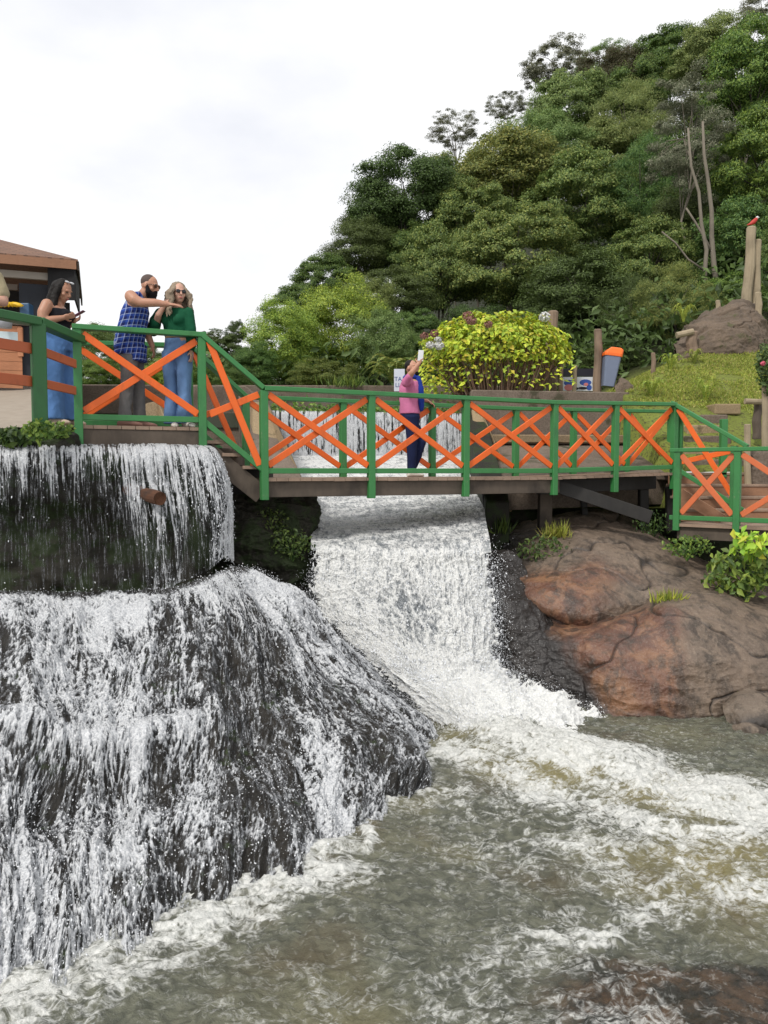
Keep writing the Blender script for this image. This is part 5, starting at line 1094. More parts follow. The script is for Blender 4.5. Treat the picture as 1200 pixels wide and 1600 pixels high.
# hydrangea
def build_hydrangea():
    c = Vector((2.36, 16.75, 1.60)); root = empty('hydrangea', c); tag(root, 'large yellow green hydrangea with a few faded flower heads on the wall', 'hydrangea')
    n = 4600; a = RNG.uniform(0, 2 * math.pi, n); e = np.arcsin(RNG.uniform(-0.15, 1, n))
    d = np.stack([np.cos(a) * np.cos(e), np.sin(a) * np.cos(e), np.sin(e)], 1)
    r = 0.98 + 0.34 * fbm(d[:, 0] * 2.4, d[:, 1] * 2.4, d[:, 2] * 2.4, 3) - 0.22 * RNG.random(n) ** 2
    p = np.sign(d) * np.abs(d) ** np.array([0.92, 0.92, 0.86]) * r[:, None] * np.array([1.50, 0.85, 0.90]) + np.array([0, 0, 0.80]); keep = (RNG.random(n) < sstep(0.45, 0.95, p[:, 2]) + 0.24)
    p, d = p[keep], d[keep]
    q = np.stack([RNG.uniform(-1.65, -0.7, 420), RNG.uniform(-0.75, 0.1, 420), RNG.uniform(0.0, 1.0, 420)], 1); p = np.concatenate([p, q]); d = np.concatenate([d, np.tile([-0.4, -0.6, 0.5], (420, 1))])
    q = np.stack([RNG.uniform(-0.9, 1.5, 170), RNG.uniform(-0.85, -0.4, 170), RNG.uniform(0.1, 0.8, 170)], 1); p = np.concatenate([p, q]); d = np.concatenate([d, np.tile([0, -0.6, 0.5], (170, 1))])
    k = len(p); nn = d * 0.6 + np.array([0, -0.1, 0.75]) + RNG.normal(size=(k, 3)) * 0.45
    V, F = leaves(p, nn, RNG.uniform(0.07, 0.155, k), RNG.uniform(0.055, 0.10, k), 0.35, d + RNG.normal(size=(k, 3)) * 0.6)
    link('foliage', np_mesh('foliage', V, F), K['hydrangea_leaves'], root)
    m = MB()
    for i in range(190):
        x = random.uniform(-1.2, 1.25); y = random.uniform(-0.55, 0.5); tx = x * random.uniform(0.9, 1.3) + random.uniform(-.3, .3); h = random.uniform(0.65, 1.2)
        m.tube([(x * 0.75, y, -0.02), (x * 0.85 + tx * 0.1, y - 0.05, h * 0.5), (tx, y - 0.08, h)], [0.013, 0.010, 0.006], 5)
    m.build('stem', wood('twig', (0.10, 0.055, 0.035), (0.21, 0.13, 0.085), 0.9), root)
    cols = {'w': plain('white_petals', (0.60, 0.60, 0.58), 0.6, 0.1, 30), 'p': plain('faded_pink_petals', (0.24, 0.11, 0.085), 0.7, 0.3, 20)}
    for (px, py, kk, s) in ((672, 539, 'w', .085), (686, 540, 'w', .095), (684, 531, 'w', .07), (663, 525, 'p', .085), (679, 521, 'p', .085), (731, 494, 'p', .11), (737, 501, 'p', .10), (763, 507, 'p', .08), (851, 495, 'w', .11)):
        ctr = P(px, py, 16.0 if px < 690 or py > 500 else 16.35) - c; kq = 110; dd = unit(RNG.normal(size=(kq, 3))); V, F = leaves(np.array(ctr) + dd * s * np.array([1, 1, 0.8]), dd + RNG.normal(size=(kq, 3)) * 0.3, s * 0.5, s * 0.45, 0)
        link('flower_head', np_mesh('flower_head', V, F), cols[kk], root)
build_hydrangea()
pole('slim_tree', 861, 488, 612, 17.6, 0.12, 'postwood', 'lichen spotted slim tree behind the right side of the hydrangea', 'tree', 2)

def fronds(name, base, n, length, rise, label, cat='fern', leafs='fern_leaves', arc=(0, 2 * math.pi), group=None, wid=0.16, pairs=26):
    """fern: arching ribs with leaflets both sides"""
    base = Vector(base); root = empty(name, base); tag(root, label, cat, group)
    for i in range(n):
        m = MB(); a = arc[0] + (arc[1] - arc[0]) * (i + random.random() * 0.6) / n; L = length * random.uniform(0.75, 1.15); h = rise * random.uniform(0.7, 1.2)
        s = np.linspace(0, 1, pairs); x = L * s; z = h * np.sin(s * 2.3) - 0.25 * h * s ** 2
        rib = np.stack([np.cos(a) * x, np.sin(a) * x, z], 1); t = unit(np.gradient(rib, axis=0)); side = np.array([-math.sin(a), math.cos(a), 0])
        m.tube([tuple(r) for r in rib[::5]], [0.012 * (1 - 0.15 * k) for k in range(len(rib[::5]))], 4)
        w = wid * L * np.sin(np.clip(s * 1.05 + 0.08, 0, 1) * math.pi) ** 0.6 + 0.01
        P_ = []
        for sg in (-1, 1):
            dirv = unit(side * sg + t * 0.45 + np.array([0, 0, -0.18])); ctr = rib + dirv * (w * 0.5)[:, None]; nn = np.cross(t, side)
            P_.append(leaves(ctr, nn + RNG.normal(size=nn.shape) * 0.1, w, L / pairs * 1.25, 0.0, dirv))
        V, F = join(P_); fr = link('frond', np_mesh('frond', V, F), K[leafs], root); m.build('rib', K[leafs], fr)
    return root
fronds('tree_fern', P(622, 606, 19.6), 22, 0.95, 0.78, 'tree fern with arching fronds beside the small white sign', wid=0.22)
b_ = P(1102, 606, 15.6)
for (px, py, Y, L, lab) in ((1103, 612, 15.6, 0.36, 'bright yellow green fern in the middle of the grass slope'), (1018, 612, 15.9, 0.30, 'yellow green fern near the stone steps wall'), (1048, 567, 17.6, 0.30, 'fern on the skyline of the grass slope'), (1085, 553, 18.2, 0.25, 'fern below the short log of the hill boulder'), (1068, 503, 20.2, 0.35, 'bright weeds on the left shoulder of the hill boulder')):
    q = P(px, py, Y); fronds('fern', (q.x, q.y, float(ground_h(q.x, q.y)) if py > 510 else q.z), 12, L, L * 1.3, lab, leafs='yellow_leaves' if L > 0.28 else 'grass_leaves', group='ferns on the grass slope')
def tuft(name, px, py, Y, n, h, label, leafs='grass_leaves', spread=0.12, cat='grass tuft', group=None):
    base = P(px, py, Y); c = np.tile(np.array(base), (n, 1)) + RNG.normal(size=(n, 3)) * np.array([spread, spread * 0.5, 0.01]); d = unit(np.array([0, -0.15, 1.0]) + RNG.normal(size=(n, 3)) * 0.35); L = h * RNG.uniform(0.5, 1.2, n)
    V, F = leaves(c + d * L[:, None] * 0.5, unit(np.cross(d, RNG.normal(size=(n, 3)))), L, 0.012 + 0.02 * h, 0.0, d); o = link(name, np_mesh(name, V, F), K[leafs]); return tag(o, label, cat, group)
def leafy(name, px, py, rx, ry, Y, n, size, leafs, label, cat='plant', depth=0.2, stems=8, group=None):
    base = P(px, py + ry, Y); c0 = P(px, py, Y); sx = rx * Y / F_PX; sz = ry * Y / F_PX; root = empty(name, base); tag(root, label, cat, group)
    q = unit(RNG.normal(size=(n, 3))) * (0.45 + 0.6 * RNG.random((n, 1))); c = np.array(c0 - base) + q * np.array([sx, depth, sz]); nn = q * 0.5 + np.array([0, -0.5, 0.6]) + RNG.normal(size=(n, 3)) * 0.5
    V, F = leaves(c, nn, size * RNG.uniform(0.6, 1.3, n), size * 0.5 * RNG.uniform(0.7, 1.3, n), 0.5); link('foliage', np_mesh('foliage', V, F), K[leafs], root); m = MB()
    for i in range(stems):
        e = Vector(c[RNG.integers(n)]); m.tube([(0, 0.03, -0.05), e * 0.5 + Vector((0, 0, 0.03)), e], [0.010, 0.007, 0.004], 5)
    m.build('stem', K[leafs], root); return root
tuft('grass_tuft', 1042, 948, 9.65, 120, 0.24, 'grass tuft growing in the crevice between the two big boulders', 'yellow_leaves', 0.09)
tuft('grass_tuft', 1068, 958, 9.5, 50, 0.14, 'small grass tuft right of the crevice tuft', 'yellow_leaves', 0.05)
tuft('grass_tuft', 1140, 1080, 8.75, 60, 0.09, 'small grass tuft between the boulder and the brown rock', 'grass_leaves', 0.10)
tuft('grass_tuft', 868, 842, 11.4, 110, 0.26, 'grass tuft at the foot of the bridge pier', 'grass_leaves', 0.10)
tuft('grass_tuft', 784, 835, 11.6, 60, 0.30, 'dark grass tuft beside the slim pier at the chute', 'moss_leaves', 0.06)
tuft('grass_tuft', 545, 606, 18.9, 120, 0.34, 'reedy green tuft on the far wall left of the tree fern', 'bright_leaves', 0.25)
leafy('fern_clump', 850, 862, 45, 26, 11.0, 380, 0.07, 'moss_leaves', 'dark fern clump hanging over the black rock', depth=0.3)
leafy('moss_clump', 455, 850, 36, 26, 9.55, 420, 0.05, 'moss_leaves', 'dark green plant clump on the rock wall between the falls', depth=0.12)
leafy('moss_clump', 420, 815, 30, 22, 9.7, 220, 0.05, 'moss_leaves', 'small fern clump near the top of the rock wall between the falls', depth=0.12)
leafy('shrub', 1160, 895, 62, 42, 10.2, 430, 0.13, 'bright_leaves', 'leafy shrub under the low deck at the right edge', 'shrub', 0.35, 14)
leafy('shrub', 1175, 850, 34, 24, 9.9, 90, 0.14, 'hydrangea_leaves', 'yellow green leaf sprays against the low deck front', 'shrub', 0.2, 8)
leafy('fern_clump', 1075, 853, 40, 18, 10.9, 330, 0.06, 'bright_leaves', 'green fern clump below the corner post of the low deck', depth=0.2)
leafy('creeper', 1020, 820, 30, 24, 12.2, 260, 0.05, 'moss_leaves', 'creeper on the stones under the bridge end', depth=0.15)
leafy('weed', 22, 684, 26, 16, 8.1, 150, 0.10, 'moss_leaves', 'dark leafy weed at the left edge of the bank', depth=0.12)
leafy('weed', 60, 672, 24, 18, 7.9, 190, 0.07, 'bright_leaves', 'ferny weed in front of the fence post', depth=0.10)
leafy('weed', 96, 672, 20, 14, 8.3, 150, 0.06, 'bright_leaves', 'low green weed at the feet of the woman with a phone', depth=0.10)
leafy('garland_bush', 1200, 572, 18, 42, 13.1, 420, 0.09, 'dark_leaves', 'dark green climbing plant with a pink flower at the right edge', depth=0.2)
q = P(1192, 568, 12.9); dd = unit(RNG.normal(size=(30, 3))); V, F = leaves(np.array(q) + dd * 0.03, dd, 0.05, 0.04, 0); tag(link('pink_flower', np_mesh('pink_flower', V, F), plain('pink_petals', (0.62, 0.12, 0.18), 0.6)), 'single pink flower on the dark climbing plant', 'flower')
# weeds along the pond edge
n = 2200; x = RNG.uniform(-3.2, 1.7, n); c = np.stack([x, RNG.uniform(17.9, 18.8, n), 1.22 + np.abs(RNG.normal(0, 0.15, n))], 1); V, F = leaves(c, RNG.normal(size=(n, 3)) + np.array([0, -0.5, 1]), 0.13, 0.06, 0)
tag(link('pond_weed', np_mesh('pond_weed', V, F), K['bright_leaves']), 'green weeds along the edge of the pond above the weir', 'weeds', kind='stuff')
# grass of the slope
def build_grass():
    n = 70000; x = RNG.uniform(4.9, 12.0, n); y = RNG.uniform(13.0, 21.0, n); z = ground_h(x, y)
    keep = ~((x > 4.7) & (x < 6.9) & (y < 15.2) & (x < 4.7 + 2.2)) & (fbm(x * 1.3, y * 1.3, 3.0, 4) > -0.22)
    x, y, z = x[keep], y[keep], z[keep]; n = len(x); d = unit(np.array([0, -0.1, 1.0]) + RNG.normal(size=(n, 3)) * 0.6); L = RNG.uniform(0.04, 0.085, n) * (1 + 0.6 * np.clip(fbm(x * 0.9, y * 0.9, 5.0, 3), 0, 1))
    c = np.stack([x, y, z + 0.01], 1) + d * L[:, None] * 0.4
    V, F = leaves(c, unit(np.cross(d, RNG.normal(size=(n, 3)))), L, 0.022, 0, d); tag(link('grass', np_mesh('grass', V, F), K['grass_leaves']), 'short rough grass covering the slope', 'grass', kind='stuff')
build_grass()
# undergrowth below the trees, forest shade put into its dark leaf colour
def build_under():
    n = 26000; y = RNG.uniform(22.0, 48, n); x = (RNG.random(n) * 1.25 - 0.42) * y * 0.62; z = ground_h(x, y); c = np.stack([x, y, z + RNG.random(n) ** 1.5 * 1.6], 1)
    V, F = leaves(c, RNG.normal(size=(n, 3)) + np.array([0, -0.6, 1.0]), RNG.uniform(0.15, 0.45, n), RNG.uniform(0.08, 0.2, n), 0.3); tag(link('undergrowth', np_mesh('undergrowth', V, F), K['dark_leaves']), 'dark undergrowth on the forest floor', 'undergrowth', kind='stuff')
build_under()
# ------------------------------------------------------------ people
class Fig:
    """overlapping tapered volumes fused into one continuous skin"""
    def __init__(s): s.b = MB()
    def ball(s, c, ax, n=14):
        """ellipsoid, ax = 3 semi-axis vectors or a radius"""
        c = Vector(c)
        if not hasattr(ax, '__len__'): ax = ((ax, 0, 0), (0, ax, 0), (0, 0, ax))
        A = Matrix([Vector(a) for a in ax]).transposed(); m = 8; vs = [c + A @ Vector((0, 0, -1))]
        for i in range(1, m):
            t = -math.pi / 2 + math.pi * i / m
            vs += [c + A @ Vector((math.cos(t) * math.cos(2 * math.pi * k / n), math.cos(t) * math.sin(2 * math.pi * k / n), math.sin(t))) for k in range(n)]
        vs.append(c + A @ Vector((0, 0, 1))); fs = [(0, 1 + (k + 1) % n, 1 + k) for k in range(n)]
        for i in range(m - 2): fs += [(1 + i * n + k, 1 + i * n + (k + 1) % n, 1 + (i + 1) * n + (k + 1) % n, 1 + (i + 1) * n + k) for k in range(n)]
        L = 1 + (m - 2) * n; fs += [(L + k, L + (k + 1) % n, len(vs) - 1) for k in range(n)]
        s.b.add(vs, fs); return s
    def limb(s, pts, rad, n=12):
        """chain of joints with a radius at each, round at both ends"""
        pts = [Vector(p) for p in pts]
        for i in range(len(pts) - 1): s.b.tube([pts[i], pts[i + 1]], [rad[i], rad[i + 1]], n)
        for p, r in zip(pts, rad): s.ball(p, r * 1.0, 12)
        return s
    def loft(s, rings, n=20):
        """rings: (centre, half width vector, half depth vector)"""
        vs = []
        for c, ax, ay in rings:
            c, ax, ay = Vector(c), Vector(ax), Vector(ay); vs += [c + ax * math.cos(2 * math.pi * k / n) + ay * math.sin(2 * math.pi * k / n) for k in range(n)]
        fs = [(i * n + k, i * n + (k + 1) % n, (i + 1) * n + (k + 1) % n, (i + 1) * n + k) for i in range(len(rings) - 1) for k in range(n)]
        fs += [tuple(range(n))[::-1], tuple((len(rings) - 1) * n + k for k in range(n))]; s.b.add(vs, fs); return s
    def hand(s, wrist, d, palm_n, curl=0.4, side=1, size=1.0, spread=0.2):
        """palm, four unequal bent fingers and a thumb from the palm's side"""
        w = Vector(wrist); d = Vector(d).normalized(); pn = Vector(palm_n); pn = (pn - d * pn.dot(d)).normalized(); a = d.cross(pn) * side
        s.ball(w + d * 0.045 * size, (d * 0.052 * size, a * 0.040 * size, pn * 0.016 * size))
        for i, L in enumerate((0.068, 0.078, 0.073, 0.056)):
            o = w + d * 0.085 * size + a * (0.030 - 0.020 * i) * size; f = (d + a * spread * (0.5 - i / 3.0)).normalized(); pts = [o]; ang = 0
            for k, part in enumerate((0.45, 0.32, 0.23)):
                ang += curl * (0.6 + 0.4 * k); dirv = f * math.cos(ang) + pn * math.sin(ang); pts.append(pts[-1] + dirv * L * part * size)
            s.limb(pts, [0.0095 * size, 0.009 * size, 0.0083 * size, 0.007 * size], 8)
        o = w + d * 0.03 * size + a * 0.034 * size; t1 = o + (d * 0.6 + a * 0.7 + pn * 0.25).normalized() * 0.036 * size; s.limb([o, t1, t1 + (d * 0.9 + a * 0.15 + pn * 0.35).normalized() * 0.030 * size], [0.012 * size, 0.010 * size, 0.008 * size], 8)
        return s
    def head(s, c, fwd, up=(0, 0, 1), k=1.0):
        c = Vector(c); f = Vector(fwd).normalized(); u = Vector(up); u = (u - f * u.dot(f)).normalized(); r = f.cross(u)
        s.ball(c + u * 0.025 * k - f * 0.008 * k, (r * 0.076 * k, f * 0.096 * k, u * 0.096 * k)); s.ball(c + f * 0.022 * k - u * 0.045 * k, (r * 0.060 * k, f * 0.070 * k, u * 0.070 * k))
        s.ball(c + f * 0.045 * k - u * 0.090 * k, (r * 0.032 * k, f * 0.036 * k, u * 0.024 * k)); s.limb([c + f * 0.088 * k + u * 0.018 * k, c + f * 0.108 * k - u * 0.020 * k], [0.011 * k, 0.016 * k], 8)
        s.ball(c + f * 0.083 * k + u * 0.03 * k, (r * 0.052 * k, f * 0.012 * k, u * 0.010 * k)); s.ball(c + f * 0.083 * k - u * 0.058 * k, (r * 0.026 * k, f * 0.013 * k, u * 0.011 * k))
        for sg in (-1, 1):
            s.ball(c + r * sg * 0.078 * k - f * 0.005 * k - u * 0.005 * k, (r * 0.010 * k, f * 0.019 * k, u * 0.030 * k)); s.ball(c + r * sg * 0.045 * k + f * 0.062 * k - u * 0.022 * k, 0.022 * k)
        return (c, f, u, r, k)
    def make(s, name, mat, parent, vox=0.010, smooth=3, disp=None):
        me = s.b.mesh('tmp'); o = bpy.data.objects.new('tmp', me); C.objects.link(o)
        m = o.modifiers.new('r', 'REMESH'); m.mode = 'VOXEL'; m.voxel_size = vox; m2 = o.modifiers.new('s', 'SMOOTH'); m2.factor = 0.5; m2.iterations = smooth
        dg = bpy.context.evaluated_depsgraph_get(); out = bpy.data.meshes.new_from_object(o.evaluated_get(dg)); bpy.data.objects.remove(o); bpy.data.meshes.remove(me)
        out.name = name; out.materials.clear()
        if disp:
            co = np.empty(len(out.vertices) * 3, np.float32); out.vertices.foreach_get('co', co); no = np.empty(len(co), np.float32); out.vertices.foreach_get('normal', no)
            co = co.reshape(-1, 3); no = no.reshape(-1, 3); co = co + no * disp(co)[:, None]; out.vertices.foreach_set('co', co.astype(np.float32).ravel()); out.update()
        return link(name, out, mat, parent, True)
def skin(name, col):
    t = NT(name); n = t.noise(9, 4, 0.6, t.coord()); t.bsdf(t.mix(n, [x * 0.85 for x in col], [min(1, x * 1.12) for x in col]), 0.5, Subsurface_Weight=0.06, Subsurface_Scale=0.02); return t.m
def cloth(name, col, var=0.2, scale=6, rough=0.85):
    t = NT(name); v = t.coord(); n = t.noise(scale, 5, 0.65, v); t.bsdf(t.mix(n, [x * (1 - var) for x in col], [min(1, x * (1 + var)) for x in col]), rough, Normal=t.bump(t.noise(scale * 3, 4, 0.6, v), 0.3, 0.01), Specular_IOR_Level=0.2); return t.m
sk_a = skin('tan_skin', (0.40, 0.20, 0.125)); sk_b = skin('light_skin', (0.50, 0.28, 0.20)); sk_c = skin('warm_skin', (0.44, 0.22, 0.14))
denim = cloth('blue_denim', (0.10, 0.215, 0.46), 0.32, 5); denim2 = cloth('faded_denim', (0.13, 0.23, 0.42), 0.38, 5); grey_jean = cloth('grey_denim', (0.135, 0.128, 0.125), 0.45, 6); navy = cloth('navy_cloth', (0.010, 0.016, 0.055), 0.3, 5)
blackc = cloth('black_cloth', (0.012, 0.012, 0.016), 0.3); greenc = cloth('green_knit', (0.006, 0.075, 0.034), 0.25, 7); pinkc = cloth('pink_shirt', (0.50, 0.155, 0.29), 0.15, 6); khaki = cloth('khaki_cloth', (0.32, 0.27, 0.17), 0.2)
scarfc = cloth('blue_scarf_cloth', (0.012, 0.035, 0.24), 0.35, 8); shoe_b = cloth('beige_canvas', (0.52, 0.42, 0.33), 0.15); shoe_w = cloth('white_leather', (0.62, 0.58, 0.52), 0.1, 5, 0.5); shoe_r = cloth('brown_leather', (0.17, 0.055, 0.035), 0.25, 5, 0.45); shoe_p = cloth('brown_pink_leather', (0.26, 0.14, 0.11), 0.2, 5, 0.6)
hair_k = cloth('black_hair', (0.009, 0.007, 0.006), 0.4, 22, 0.6); beard_k = cloth('black_beard', (0.006, 0.005, 0.006), 0.3, 30); hair_s = plain('shaved_hair', (0.075, 0.050, 0.042), 0.8, 0.3, 40, 0.3); hair_g = cloth('ash_blonde_hair', (0.25, 0.195, 0.14), 0.6, 20, 0.7)
lens = plain('dark_lens', (0.008, 0.007, 0.009), 0.12); lens_b = plain('amber_lens', (0.05, 0.02, 0.012), 0.12); lip = plain('lip', (0.36, 0.10, 0.09), 0.45); eye_m = plain('eye_dark', (0.02, 0.015, 0.012), 0.3)
def plaid():
    t = NT('blue_plaid'); v = t.coord(); sp = t.n('SeparateXYZ', {0: v}); n = t.noise(5, 4, 0.6, v)
    def band(s, f, lo, hi, ph=0.0):
        w = t.math('SINE', t.math('ADD', t.math('MULTIPLY', s, f), ph)); return t.ss(w, lo, hi)
    x, y, z = sp.outputs[0], sp.outputs[1], sp.outputs[2]; u = t.math('ADD', t.math('ADD', x, t.math('MULTIPLY', y, 0.8)), t.math('MULTIPLY', z, -0.28)); w = t.math('ADD', z, t.math('MULTIPLY', x, -0.10))
    c = t.mix(t.math('MULTIPLY', t.math('ADD', band(u, 98, -0.2, 0.3), band(w, 98, -0.2, 0.3)), 0.5), (0.022, 0.065, 0.33), (0.006, 0.010, 0.07))
    c = t.mix(t.math('MULTIPLY', band(u, 98, 0.90, 0.985, 1.9), 0.55), c, (0.48, 0.54, 0.68)); c = t.mix(t.math('MULTIPLY', band(w, 98, 0.90, 0.985, 1.9), 0.55), c, (0.48, 0.54, 0.68))
    t.bsdf(t.mix(t.math('MULTIPLY', n, 0.3), c, (0.02, 0.03, 0.10)), 0.85, Normal=t.bump(n, 0.3, 0.02), Specular_IOR_Level=0.2); return t.m
plaid_m = plaid()
folds = lambda amp, f, sd: (lambda co: (ridged(co[:, 0] * f + sd, co[:, 1] * f, co[:, 2] * f * 0.55, 3) - 0.45) * amp)
ANG = lambda a: (math.cos(a), math.sin(a), 0)
def person(px, py, Y, label, yaw=0.0, k=1.0):
    q = P(px, py, Y); o = empty('person', (q.x, q.y, q.z), yaw); o.scale = (k, k, k); tag(o, label, 'person'); return o
def face_bits(h, root, glasses=None, lips=True, lips_m=None):
    c, f, u, r, k = h
    if glasses:
        g = Fig()
        for sg in (-1, 1): g.ball(c + f * 0.094 * k + r * sg * 0.034 * k + u * 0.014 * k, (r * 0.030 * k, f * 0.008 * k, u * 0.025 * k))
        g.limb([c + f * 0.098 * k - r * 0.03 * k + u * 0.022 * k, c + f * 0.098 * k + r * 0.03 * k + u * 0.022 * k], [0.004, 0.004], 6)
        for sg in (-1, 1): g.limb([c + f * 0.09 * k + r * sg * 0.06 * k + u * 0.018 * k, c + r * sg * 0.082 * k + u * 0.012 * k], [0.004, 0.004], 6)
        g.make('sunglasses', glasses, root, 0.005, 1)
    else:
        for sg in (-1, 1): Fig().ball(c + f * 0.085 * k + r * sg * 0.031 * k + u * 0.010 * k, (r * 0.013, f * 0.008, u * 0.006)).b.build('eye', eye_m, root, 0, True)
    if lips: Fig().ball(c + f * 0.094 * k - u * 0.058 * k, (r * 0.022 * k, f * 0.008, u * 0.008)).b.build('mouth', lip, root, 0, True)
def shoe(pts, rad, mat, root, flat=0.5):
    f = Fig(); a, b_ = Vector(pts[0]), Vector(pts[1]); d = (b_ - a).normalized(); sd = Vector((-d.y, d.x, 0)); z = Vector((0, 0, 1))
    f.loft([(a + z * 0.028 - d * 0.03, sd * 0.03, z * 0.03), (a + z * 0.040, sd * 0.040, z * 0.042), (a.lerp(b_, 0.5) + z * 0.034, sd * 0.042, z * 0.036), (a.lerp(b_, 0.85) + z * 0.026, sd * 0.046, z * 0.026), (b_ + z * 0.018, sd * 0.025, z * 0.015)])
    f.make('shoe', mat, root, 0.008, 2)

def woman_phone():
    r = person(92, 664, 8.92, 'woman in black strapless top and wide blue jeans looking at her phone'); X = Vector((1, 0, 0)); Yv = Vector((0, 1, 0)); b = Fig()
    h = b.head((0.085, -0.02, 1.485), (0.86, -0.30, -0.42), k=1.02)
    b.limb([(0.02, 0, 1.31), (0.055, -0.01, 1.41)], [0.058, 0.053]); b.loft([((0.0, 0, 1.0), X * 0.135, Yv * 0.165), ((0.0, 0, 1.12), X * 0.125, Yv * 0.150), ((0.02, 0, 1.22), X * 0.14, Yv * 0.165), ((-0.005, 0, 1.30), X * 0.105, Yv * 0.185), ((0.0, 0, 1.345), X * 0.055, Yv * 0.09)])
    for sg, el, wr in ((-1, (-0.055, -0.255, 1.10), (0.135, -0.16, 1.165)), (1, (-0.02, 0.24, 1.10), (0.15, 0.08, 1.17))):
        b.limb([(-0.03, sg * 0.175, 1.305), (-0.055, sg * 0.225, 1.21), el, (0.5 * (el[0] + wr[0]), 0.5 * (el[1] + wr[1]), 0.5 * (el[2] + wr[2]) + 0.004), wr], [0.064, 0.060, 0.047, 0.042, 0.029])
        b.hand(wr, (0.85, -sg * 0.25, 0.25), (0, -sg * 0.8, 0.6), 0.55, sg, 0.95)
    for sg in (-1, 1): b.limb([(0, sg * 0.08, 0.9), (0, sg * 0.085, 0.45), (0, sg * 0.08, 0.08)], [0.09, 0.06, 0.04])
    b.make('body', sk_a, r, 0.009)
    t = Fig(); t.loft([((0.0, 0, 0.98), X * 0.15, Yv * 0.18), ((0.0, 0, 1.12), X * 0.138, Yv * 0.165), ((0.035, 0, 1.20), X * 0.148, Yv * 0.176), ((0.03, 0, 1.275), X * 0.122, Yv * 0.180)]); t.ball((0.115, -0.075, 1.215), 0.070); t.ball((0.115, 0.075, 1.215), 0.070); t.make('top', blackc, r, 0.01)
    j = Fig(); j.loft([((0, 0, 0.82), X * 0.165, Yv * 0.195), ((-0.01, 0, 0.93), X * 0.168, Yv * 0.195), ((0.0, 0, 1.04), X * 0.142, Yv * 0.172)])
    for sg, dx in ((-1, -0.02), (1, 0.075)): j.loft([((dx * 0.4, sg * 0.085, 0.90), X * 0.145, Yv * 0.105), ((dx * 0.8, sg * 0.09, 0.55), X * 0.118, Yv * 0.105), ((dx, sg * 0.09, 0.25), X * 0.118, Yv * 0.11), ((dx, sg * 0.09, 0.06), X * 0.125, Yv * 0.115)])
    j.make('jeans', denim, r, 0.012, 2, folds(0.012, 7, 1.0))
    for sg, dx in ((-1, -0.02), (1, 0.075)): shoe([(dx - 0.05, sg * 0.09, 0.0), (dx + 0.19, sg * 0.10, 0.0)], 0, shoe_b, r)
    c, f, u, rr, k = h; hr = Fig(); hr.ball(c + u * 0.035 - f * 0.025, (rr * 0.090, f * 0.092, u * 0.100)); 
    hr.limb([c - f * 0.07 + u * 0.02, Vector((-0.03, 0.0, 1.40)), Vector((-0.085, 0.0, 1.30)), Vector((-0.10, 0, 1.22))], [0.082, 0.075, 0.065, 0.035]); hr.limb([c - rr * -0.08 - f * 0.01 + u * 0.02, c + rr * 0.085 - u * 0.10, c + rr * 0.08 - u * 0.19 - f * 0.01], [0.032, 0.034, 0.018])
    hr.limb([c + rr * 0.07 + f * 0.0 + u * 0.03, Vector((0.03, -0.10, 1.42)), Vector((0.02, -0.13, 1.30)), Vector((0.03, -0.13, 1.21))], [0.038, 0.045, 0.04, 0.018]); hr.make('hair', hair_k, r, 0.009, 2, folds(0.010, 26, 4.0))
    face_bits(h, r); g = Fig()
    for sg in (-1, 1): g.ball(c + f * 0.050 + rr * sg * 0.036 + u * 0.118, (rr * 0.030, f * 0.026, u * 0.012))
    g.make('sunglasses', plain('pale_lens', (0.45, 0.45, 0.47), 0.15), r, 0.005, 1)
    w = Vector((0.245, 0.0, 1.21)) + r.location; m = MB(); m.box(w + Vector((0.02, -0.03, 0.025)), (0.135, 0.072, 0.009), Matrix.Rotation(R(-28), 3, 'Y')); tag(m.build('phone', plain('purple_phone', (0.13, 0.03, 0.09), 0.3), None, 0.003), 'dark purple phone held by the woman in the black top', 'phone')
woman_phone()

